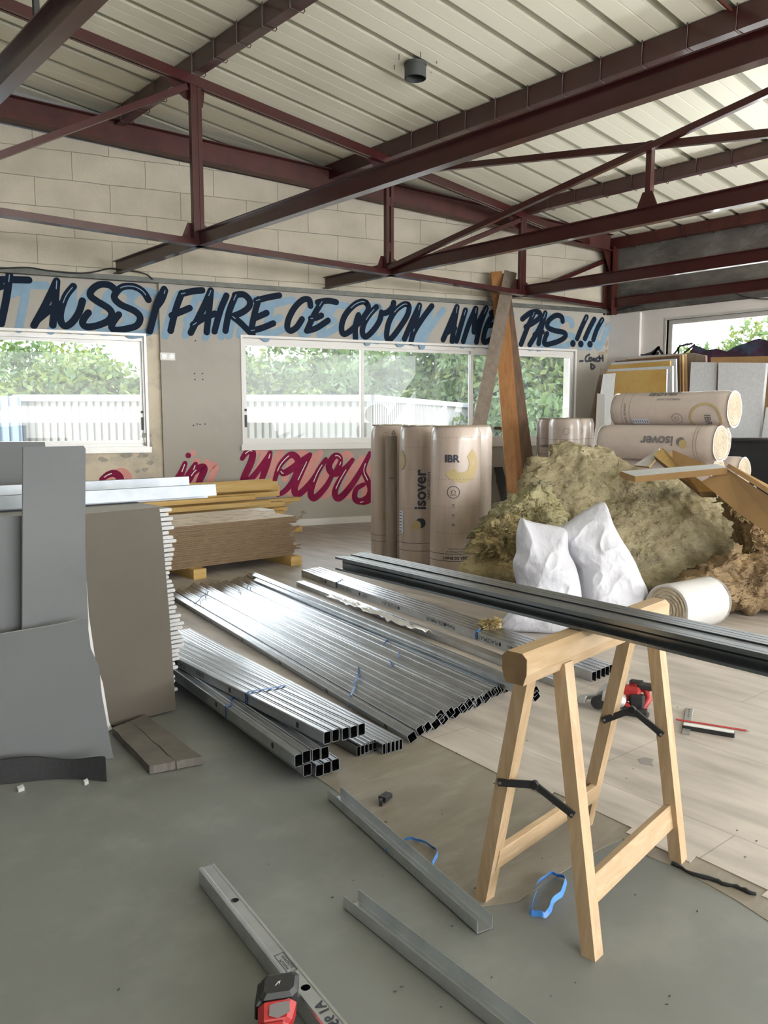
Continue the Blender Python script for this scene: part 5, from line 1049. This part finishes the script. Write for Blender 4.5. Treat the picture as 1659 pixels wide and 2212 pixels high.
# white sheets leaning in the corner on the left wall
def lsheet(label, px, D0, D1, th, face, edge):      # near-floor depth D0, top depth D1
    P = [vd(*px[0], D1), vd(*px[1], D1-.05), vd(*px[2], D0-.05), vd(*px[3], D0)]; P[2][2] = P[3][2] = .004
    sheet3('leaning_sheet', P, th, [M[face], M[edge]], label, 'board')
lsheet('grey metal-edged strip leaning furthest left in the corner behind the rolls', [(1297, 796), (1312, 797), (1262, 1120), (1225, 1120)], 10.6, 11.4, .02, 'grey_wood', 'brown_wood')
lsheet('white foam sheet leaning in the corner beside the yellow panel', [(1303, 808), (1330, 806), (1300, 1125), (1255, 1125)], 10.3, 11.2, .03, 'whitepanel', 'brown_wood')
lsheet('small grey sheet leaning in front of the white foam sheet in the corner', [(1290, 850), (1307, 851), (1302, 1130), (1277, 1130)], 10.05, 10.5, .03, 'gypsum_face', 'gypsum')

# ================================================================ PLANKS LEANING ON THE LEFT WALL
def plank(name, bx, by, tx, ty, offt, w, th, mt, label, tz=None):
    b = fl(bx, by); s, z = LW(tx, ty, offt); t = wp(s, offt, z); d = N3(t-b); nn = N3(np.array([-HD[0], -HD[1], .1])); nn = N3(nn-d*(nn@d)); m = MB(); m.bar(b+Z3*.012, t, w, th, up=nn); return tag(m.build(name, M[mt]), label, 'plank')
plank('wooden_plank', 1112, 1134, 1072, 588, .16, .150, .05, 'orange_wood', 'thick orange-brown plank leaning upright on the graffiti wall')
plank('wooden_plank', 1131, 1130, 1086, 592, .11, .075, .04, 'orange_wood', 'thin orange-brown plank tucked behind the right edge of the thick one')
plank('wooden_plank', 1153, 1130, 1083, 600, .07, .20, .03, 'brown_wood', 'dark brown stained plank leaning behind the orange-brown ones')
plank('wooden_plank', 985, 1165, 1103, 588, .26, .17, .028, 'grey_wood', 'grey weathered plank leaning crosswise over the other planks')
plank('wooden_plank', 1112, 1140, 1076, 1010, .02, .12, .02, 'blackbox', 'short black board leaning at the foot of the planks')
plank('wooden_plank', 1100, 1140, 1075, 1035, .015, .05, .02, 'brown_wood', 'short brown strip leaning behind the short black board')
b = vd(846, 906, 7.63); m = MB(); m.bar((b[0], b[1], .004), (b[0]+.02, b[1]+.03, 1.195), .11, .018, up=nf); o = m.build('wooden_plank', M['grey_wood']); tag(o, 'narrow grey knotty board standing against the leftmost tall roll', 'plank')
kp = MB(); p = vd(846, 1033, 7.60); kp.add([p+RT*.018*math.cos(t)+Z3*.007*math.sin(t) for t in np.linspace(0, 6.28, 13)[:-1]], [list(range(12))]); kp.build('knot', M['brown_wood'], o)
m = MB(); p = LW(1075, 925, .0); q = wp(p[0], .02, p[1]); m.bar(q-RT*.06, q+RT*.06, .03, .04); o = m.build('wood_offcut', M['brown_wood']); tag(o, 'small brown wood offcut on the window sill beside the planks', 'offcut')

# ================================================================ TOOLS AND SMALL THINGS
def rbox(mb, c, ax, ay, az, hx, hy, hz, ch, m=0, tx=1., ty=1.):
    """chamfered block; top scaled by tx,ty"""
    c = np.array(c, float); ax, ay, az = N3(ax), N3(ay), N3(az); vs = []; fs = []
    lv = [(-hz, hx-ch, hy-ch), (-hz+ch, hx, hy), (hz-ch, hx*tx, hy*ty), (hz, hx*tx-ch, hy*ty-ch)]
    for z, a, b in lv:
        k = min(ch*1.2, a*.4, b*.4)
        for x, y in ((-a+k, -b), (a-k, -b), (a, -b+k), (a, b-k), (a-k, b), (-a+k, b), (-a, b-k), (-a, -b+k)): vs.append(c+ax*x+ay*y+az*z)
    for i in range(3):
        for j in range(8): fs.append((i*8+j, i*8+(j+1) % 8, i*8+8+(j+1) % 8, i*8+8+j))
    fs += [list(range(8))[::-1], list(range(24, 32))]; mb.add(vs, fs, m)
# impact driver in the foreground, lying with its battery towards the stud
pb = fl(603, 2150, .075); ed = N3(np.array([.92, -.30, .12])); eo = N3(np.cross(ed, Z3)); g_ = N3(-HD*.9+np.array([0, 0, -.28])); 
wx = N3(RT*.97+HD*.22); ht = N3(np.cross(wx, g_)); ht = ht if ht[2] > 0 else -ht
dr = thing('cordless_driver', 'red and black cordless driver standing beside the foreground stud', 'power tool', (pb[0], pb[1], 0))
m = MB(); rbox(m, pb+ht*.004, wx, g_, ht, .042, .030, .036, .009); rbox(m, pb-wx*.040+g_*.006, wx, g_, ht, .010, .028, .028, .006)
m.build('battery', M['black'], dr)
m = MB(); rbox(m, pb-g_*.0335, wx, ht, -g_, .038, .012, .006, .003); m.build('battery_plate', M['greyink'], dr)
m = MB()
for k in (-.022, -.008, .010, .022): rbox(m, pb-g_*.0392+wx*k+ht*.004, wx, ht, -g_, .0028, .003, .002, .0008)
m.build('battery_slot', M['black'], dr)
m = MB(); rbox(m, pb+g_*.055, wx, ht, g_, .042, .034, .030, .012, tx=.85, ty=.85); rbox(m, pb+g_*.105-wx*.004, wx, ht, g_, .034, .030, .035, .012, tx=.9, ty=.9); m.build('red_housing', M['red'], dr)
m = MB(); t0 = pb+g_*.056+ht*.0335; m.add([t0+wx*a+g_*b for a, b in ((-.016, -.012), (.026, -.022), (.030, .010), (.006, .020), (-.014, .012))], [(0, 1, 2, 3, 4)]); m.build('worn_label', M['greyink'], dr)
m = MB(); rbox(m, pb+g_*.165-wx*.002, wx, ht, g_, .022, .022, .05, .009); rbox(m, pb+g_*.23, wx, ht, g_, .03, .03, .03, .01); m.build('grip', M['rubber'], dr)
m = MB(); m.add([pb+ht*.0405+wx*a+g_*b for a, b in ((-.010, .006), (-.004, -.004), (.002, -.006), (.0, .004), (-.002, -.002), (-.006, .004))], [(0, 1, 2, 3, 4, 5)]); m.build('scratch', M['alu'], dr)
# saw on the plank floor
sc_ = thing('circular_saw', 'grey and red handheld saw lying on the plank floor behind the trestle', 'power tool', fl(1345, 1548))
o0 = fl(1350, 1540, .0); ux = N3(RT*.9-HD*.42); uy = N3(np.cross(Z3, ux)); 
def sw(x, y, z): return o0+ux*x+uy*y+Z3*z
m = MB(); rbox(m, sw(-.085, .03, .058), ux, uy, Z3, .055, .045, .040, .016, tx=.8, ty=.8); m.cyl(sw(-.085, -.035, .065), sw(-.085, .09, .065), .042, 20); m.tube([sw(-.02, .0, .05), sw(-.05, -.02, .07), sw(-.10, -.025, .075)], [.04, .045, .035], 14); m.build('gear_housing', M['toolgrey'], sc_)
m = MB(); rbox(m, sw(-.15, .045, .045), N3(ux+Z3*.25), uy, N3(Z3-ux*.25), .075, .018, .010, .004); rbox(m, sw(-.195, -.01, .04), ux, uy, Z3, .018, .03, .012, .004); m.build('base_plate', M['toolgrey'], sc_)
m = MB(); m.cyl(sw(-.115, -.05, .05), sw(-.115, -.058, .05), .032, 24); m.cyl(sw(-.115, -.058, .05), sw(-.115, -.064, .05), .012, 12); m.build('saw_disc', M['black'], sc_)
m = MB(); m.tube([sw(.0, .04, .095), sw(.05, .05, .115), sw(.085, .05, .105), sw(.098, .03, .07), sw(.08, .0, .035), sw(.04, -.01, .028), sw(-.01, .0, .04)], [.022, .018, .017, .017, .015, .016, .022], 12); m.build('red_handle', M['red'], sc_)
m = MB(); rbox(m, sw(.015, .035, .088), ux, uy, N3(Z3+ux*.2), .052, .034, .034, .012, tx=.85, ty=.8); m.build('red_motor_body', M['red'], sc_); m = MB(); rbox(m, sw(.052, .005, .062), ux, uy, Z3, .034, .024, .032, .008); m.build('black_motor_cap', M['black'], sc_)
m = MB(); rbox(m, sw(.04, .075, .118), ux, uy, Z3, .035, .016, .022, .008); rbox(m, sw(.085, .05, .123), ux, uy, Z3, .04, .022, .014, .006); m.build('black_grip', M['black'], sc_); m = MB(); rbox(m, sw(.05, -.03, .022), ux, uy, Z3, .06, .022, .018, .008); m.build('black_foot', M['black'], sc_); m = MB(); m.tube([sw(-.03, .06, .11), sw(-.02, .085, .12)], .012, 8); m.build('trigger_lock', M['black'], sc_)
m = MB()
for k in range(5): m.bar(sw(.012+.008*k, .034, .128), sw(.012+.008*k, .062, .130), .003, .003)
m.build('cooling_slots', M['red'], sc_)
# combination square and pencil
a = fl(1483, 1532, .006); b = fl(1475, 1583, .006); c = fl(1586, 1597, .0)
sq = thing('combination_square', 'grey carpenter square with a black stock lying on the plank floor', 'square', (a[0], a[1], 0))
d = N3(b-a); w = N3(np.cross(d, Z3)); w = w if w@RT > 0 else -w; m = MB(); rbox(m, (a+b)/2+w*.013+Z3*.002, w, d, Z3, .016, float(np.linalg.norm(b-a))/2+.01, .003, .001); m.build('blade', M['toolgrey'], sq)
m = MB()
for k in range(4): m.cyl(a+w*.013+d*(.02+.03*k)+Z3*.0055, a+w*.013+d*(.02+.03*k)+Z3*.0065, .004, 10)
m.build('blade_hole', M['black'], sq)
b2 = fl(1473, 1578, .0); d2 = N3(c-b2); w2_ = N3(np.cross(Z3, d2)); L_ = float(np.linalg.norm(c-b2)); m = MB(); rbox(m, (b2+c)/2+Z3*.013+w2_*.014, d2, w2_, Z3, L_/2, .012, .012, .003); m.build('stock', M['black'], sq)
m = MB(); rbox(m, (b2+c)/2+Z3*.027+w2_*.012, d2, w2_, Z3, L_/2-.004, .011, .003, .001); m.build('stock_face', M['pvc'], sq)
a = fl(1460, 1554, .036); b = fl(1612, 1578, .008); d = N3(b-a); pe = thing('pencil', 'red carpenter pencil lying across the square', 'pencil', (a[0], a[1], 0))
m = MB(); m.cyl(a, b, .0042, 6); m.build('pencil_body', M['red'], pe); m = MB(); m.cyl(b, b+d*.016, .0042, 8, 0, .0012); m.build('pencil_tip', M['grey_wood'], pe)
# loose blue straps on the floor
def floor_strap(px, w, label, h=.012):
    pts = smooth_poly([fl(*q) for q in px], 6); m = MB(); k = len(pts); vs = []
    for i, p in enumerate(pts):
        lean = np.array([0, 0, h]); dd = pts[min(i+1, k-1)]-pts[max(i-1, 0)]; nn = N3(np.cross(dd, Z3)); lift = .004+.012*abs(math.sin(i*.35))
        q = p+Z3*lift*.3; vs += [q, q+lean*.8+nn*w*.5]
    vs += [v+np.array([.0012, .0012, .0006]) for v in vs]; n2 = 2*k; fs = []
    for i in range(k-1):
        a_, b_, c_, d_ = 2*i, 2*i+1, 2*i+3, 2*i+2; fs += [(a_, d_, c_, b_), (a_+n2, b_+n2, c_+n2, d_+n2), (b_, c_, c_+n2, b_+n2), (a_, a_+n2, d_+n2, d_)]
    fs += [(0, 1, n2+1, n2), (n2-2, 2*n2-2, 2*n2-1, n2-1)]; m.add(vs, fs); return tag(m.build('blue_strap', M['blue']), label, 'strap')
floor_strap([(1153, 1922), (1165, 1908), (1187, 1893), (1205, 1896), (1222, 1903), (1224, 1915), (1215, 1938), (1197, 1955), (1190, 1975), (1178, 1985), (1162, 1983), (1144, 1978), (1146, 1960), (1155, 1935)], .012, 'bright blue loop of cut strap on the floor under the trestle', .016)
floor_strap([(873, 1818), (890, 1816), (912, 1822), (935, 1834), (946, 1846), (943, 1858), (936, 1870)], .008, 'thin blue curl of cut strap beside the middle floor channel')
floor_strap([(829, 1842), (836, 1840), (843, 1843)], .012, 'scrap of blue strap under the edge of the middle floor channel')
# black offcut, rubbish and grit
m = MB(); p = fl(825, 1736); d = N3(np.array([.9, .25, 0])); m.bar(p+Z3*.016, p+d*.045+Z3*.016, .03, .018); m.bar(p-d*.02-np.array([0, .01, 0])+Z3*.012, p-d*.005+Z3*.012, .012, .022); o = m.build('plastic_clip', M['black']); tag(o, 'small black plastic clip on the beige floor strip', 'clip')
m = MB(); pts = smooth_poly([fl(*q) for q in [(1452, 1868), (1490, 1888), (1540, 1905), (1590, 1920), (1632, 1936)]], 5); m.tube([p+Z3*.006+np.array([random.uniform(-.004,.004), 0, 0]) for p in pts], [.004+.004*random.random() for p in pts], 6); o = m.build('rubber_strip', M['rubber']); tag(o, 'black ragged rubber strip along the edge of the plank floor at lower right', 'strip')
m = MB(); p = fl(1330, 1668*0+1430)
for x, y, r, q in [(45, 1708, .011, 'gypsum'), (186, 1694, .008, 'gypsum')]:
    p = fl(x, y); m = MB(); m.obox(p+Z3*.008, (r, .002, .001), (0, r*.8, .002), (0, 0, .007)); o = m.build('plaster_crumb', M[q]); tag(o, 'white plaster crumb on the floor below the black rubber strip' if x < 100 else 'white plaster crumb by the end of the black rubber strip', 'crumb')
m = MB(); rnd = random.Random(3)
for _ in range(60):
    x = rnd.uniform(250, 1640); y = rnd.uniform(1500, 2180)
    if x < 700 and y < 1750: continue
    p = fl(x, y); r = rnd.uniform(.001, .0032); m.obox(p+Z3*(.004+r*.5), (r, r*rnd.uniform(-.6, .6), 0), (-r*.3, r*.6, 0), (0, 0, r*.5))
tag(m.build('floor_grit', M['pvcgrey'], kind='stuff'), 'scattered grit and crumbs on the floor', 'grit')
m = MB(); pts = [fl(*q) for q in [(1378, 1642), (1392, 1638), (1412, 1642), (1407, 1650), (1412, 1658), (1398, 1654), (1384, 1652)]]; m.prism([p+Z3*.0042 for p in pts], (0, 0, .0005)); o = m.build('floor_stain', mat('grey_stain', (.22, .20, .19), .7), bpy.data.objects['floor_planks'])

# ================================================================ OUTSIDE
def clad(name, p0, p1, zt, zb_, pitch, mt, label, cap=True):
    p0 = np.array(p0, float); p1 = np.array(p1, float); L = np.linalg.norm(p1-p0); d = (p1-p0)/L; nn = np.array([d[1], -d[0], 0]); nn = nn if nn@HD < 0 else -nn
    prof = []; k = int(L/pitch)
    for i in range(k+1):
        b = i*pitch; prof += [(b, 0), (b+pitch*.62, 0), (b+pitch*.70, -.03), (b+pitch*.92, -.03)]
    vs = []
    for z in (zb_, zt): vs += [p0+d*a+nn*b+Z3*z*1. for a, b in prof]
    for i in range(len(vs)): vs[i] = np.array([vs[i][0], vs[i][1], zb_ if i < len(prof) else zt])
    e = thing(name, label, 'fence', (p0[0], p0[1], -3)); n = len(prof); m = MB(); m.add(vs, [(i, i+1, n+i+1, n+i) for i in range(n-1)]); back = [v-nn*.08 for v in (p0, p1)]
    m.add([np.array([*p0[:2], zb_])-nn*.1, np.array([*p1[:2], zb_])-nn*.1, np.array([*p1[:2], zt])-nn*.1, np.array([*p0[:2], zt])-nn*.1], [(0, 1, 2, 3)]); m.build('cladding', M[mt], e)
    if cap: m = MB(); m.bar(np.array([*p0[:2], zt+.03])-nn*.03, np.array([*p1[:2], zt+.03])-nn*.03, .2, .11); m.build('coping', M['coping'], e)
    return e
f0 = vd(33, 906, 14.0); f1 = vd(802, 906, 14.0); f2 = vd(1026, 906, 22.5)
clad('cladding_fence', f0, f1, 1.68, -3, .125, 'cladding', 'white ribbed metal fence seen through the two left-hand windows')
clad('cladding_fence', f1, f2, 1.68, -3, .125, 'cladding', 'white ribbed metal fence running away to the right beyond the middle pane')
g0 = vd(-160, 906, 13.7); g1 = vd(31, 906, 13.7); clad('cladding_fence', g0, g1, 1.74, -3, .16, 'bluecladding', 'bluish ribbed metal fence at the far left of the left window', False)
def crown_mesh(name, seed, R, hgt, nl, mats, ls):
    rnd = np.random.default_rng(seed); cl = []
    for i in range(26):
        v = rnd.normal(size=3); v /= np.linalg.norm(v); cl.append((v*np.array([R*.72, R*.72, hgt*.40])*rnd.uniform(.55, 1)+np.array([0, 0, hgt*.5]), rnd.uniform(.30, .52)*R))
    vs = []; fs = []; mi = []
    for i in range(nl):
        c, r = cl[rnd.integers(len(cl))]; v = rnd.normal(size=3); v /= np.linalg.norm(v); v[2] = abs(v[2])*.8+v[2]*.2
        p = c+v*r*(.75+.3*rnd.random()); n1 = rnd.normal(size=3)+v*.9; n1 /= np.linalg.norm(n1); a = np.cross(n1, rnd.normal(size=3)); a /= np.linalg.norm(a); b = np.cross(n1, a); s = ls*rnd.uniform(.6, 1.35); k = len(vs)
        vs += [p-a*s, p-b*s*.5, p+a*s, p+b*s*.5]; fs.append((k, k+1, k+2, k+3)); mi.append(0 if rnd.random() < .6 else 1)
    me = bpy.data.meshes.new(name); me.from_pydata([tuple(v) for v in vs], [], fs)
    for q in mats: me.materials.append(q)
    me.polygons.foreach_set('material_index', mi); me.update(); return me
CM = [crown_mesh('foliage', 1, 2.3, 5.6, 9000, (M['leafA'], M['leafB']), .12), crown_mesh('foliage', 2, 2.6, 6.2, 10000, (M['leafA'], M['leafA']), .12), crown_mesh('foliage', 3, 2.1, 5.2, 9000, (M['leafB'], M['leafA']), .12)]
trees = [(-70, 24, 3.4, 0), (25, 23, 3.35, 2), (110, 25.5, 4.05, 1), (190, 24, 3.45, 0), (268, 23, 3.7, 2), (335, 25, 3.5, 1), (430, 24, 3.3, 0), (520, 24, 3.75, 1), (590, 23, 3.5, 2), (665, 25, 3.9, 0), (735, 24, 3.6, 1), (805, 26, 3.9, 0), (870, 25, 3.55, 2), (930, 26, 3.95, 1), (990, 25, 3.75, 0), (1050, 24.5, 3.85, 2), (1110, 23, 3.9, 1), (1165, 22.5, 3.75, 0), (1215, 22, 3.9, 2), (1270, 22, 3.85, 0), (1062, 20.5, 1.9, 2), (1125, 20.5, 2.0, 0), (1190, 20, 1.9, 1), (1250, 20, 1.95, 2), (1500, 27, 3.95, 2), (1455, 28, 3.3, 0), (1575, 29, 3.75, 1), (1655, 27, 4.15, 0), (1720, 27, 4.2, 1)]
tl_ = 'leafy green tree beyond the fence, seen through the glass'
for i, (px_, D, zt, kd) in enumerate(trees):
    zt = zt-.35 if px_ < 345 else zt-.1; p = vd(px_, 906, D); h = [5.6, 6.2, 5.2][kd]; z0 = zt-h*.97
    win = 'the left window' if px_ < 345 else 'the wall between the two windows' if px_ < 500 else 'the left pane of the middle window' if px_ < 785 else 'the centre pane of the middle window' if px_ < 1022 else 'the right pane of the middle window' if px_ < 1300 else 'the right-hand window strip'
    e = thing('tree', 'leafy green tree beyond %s' % win, 'tree', (p[0], p[1], -3), 'trees beyond %s' % win)
    o = bpy.data.objects.new('foliage', CM[kd]); C.objects.link(o); o.location = (p[0], p[1], z0); o.rotation_euler = (0, 0, i*1.3); o.parent = e; o.matrix_parent_inverse = Matrix.Translation(-Vector((p[0], p[1], -3.)))
    m = MB(); m.tube([(p[0], p[1], -3), (p[0]+.1, p[1], z0+h*.3), (p[0], p[1]+.1, z0+h*.7)], [.18, .13, .05], 8); m.build('trunk', M['bark'], e)
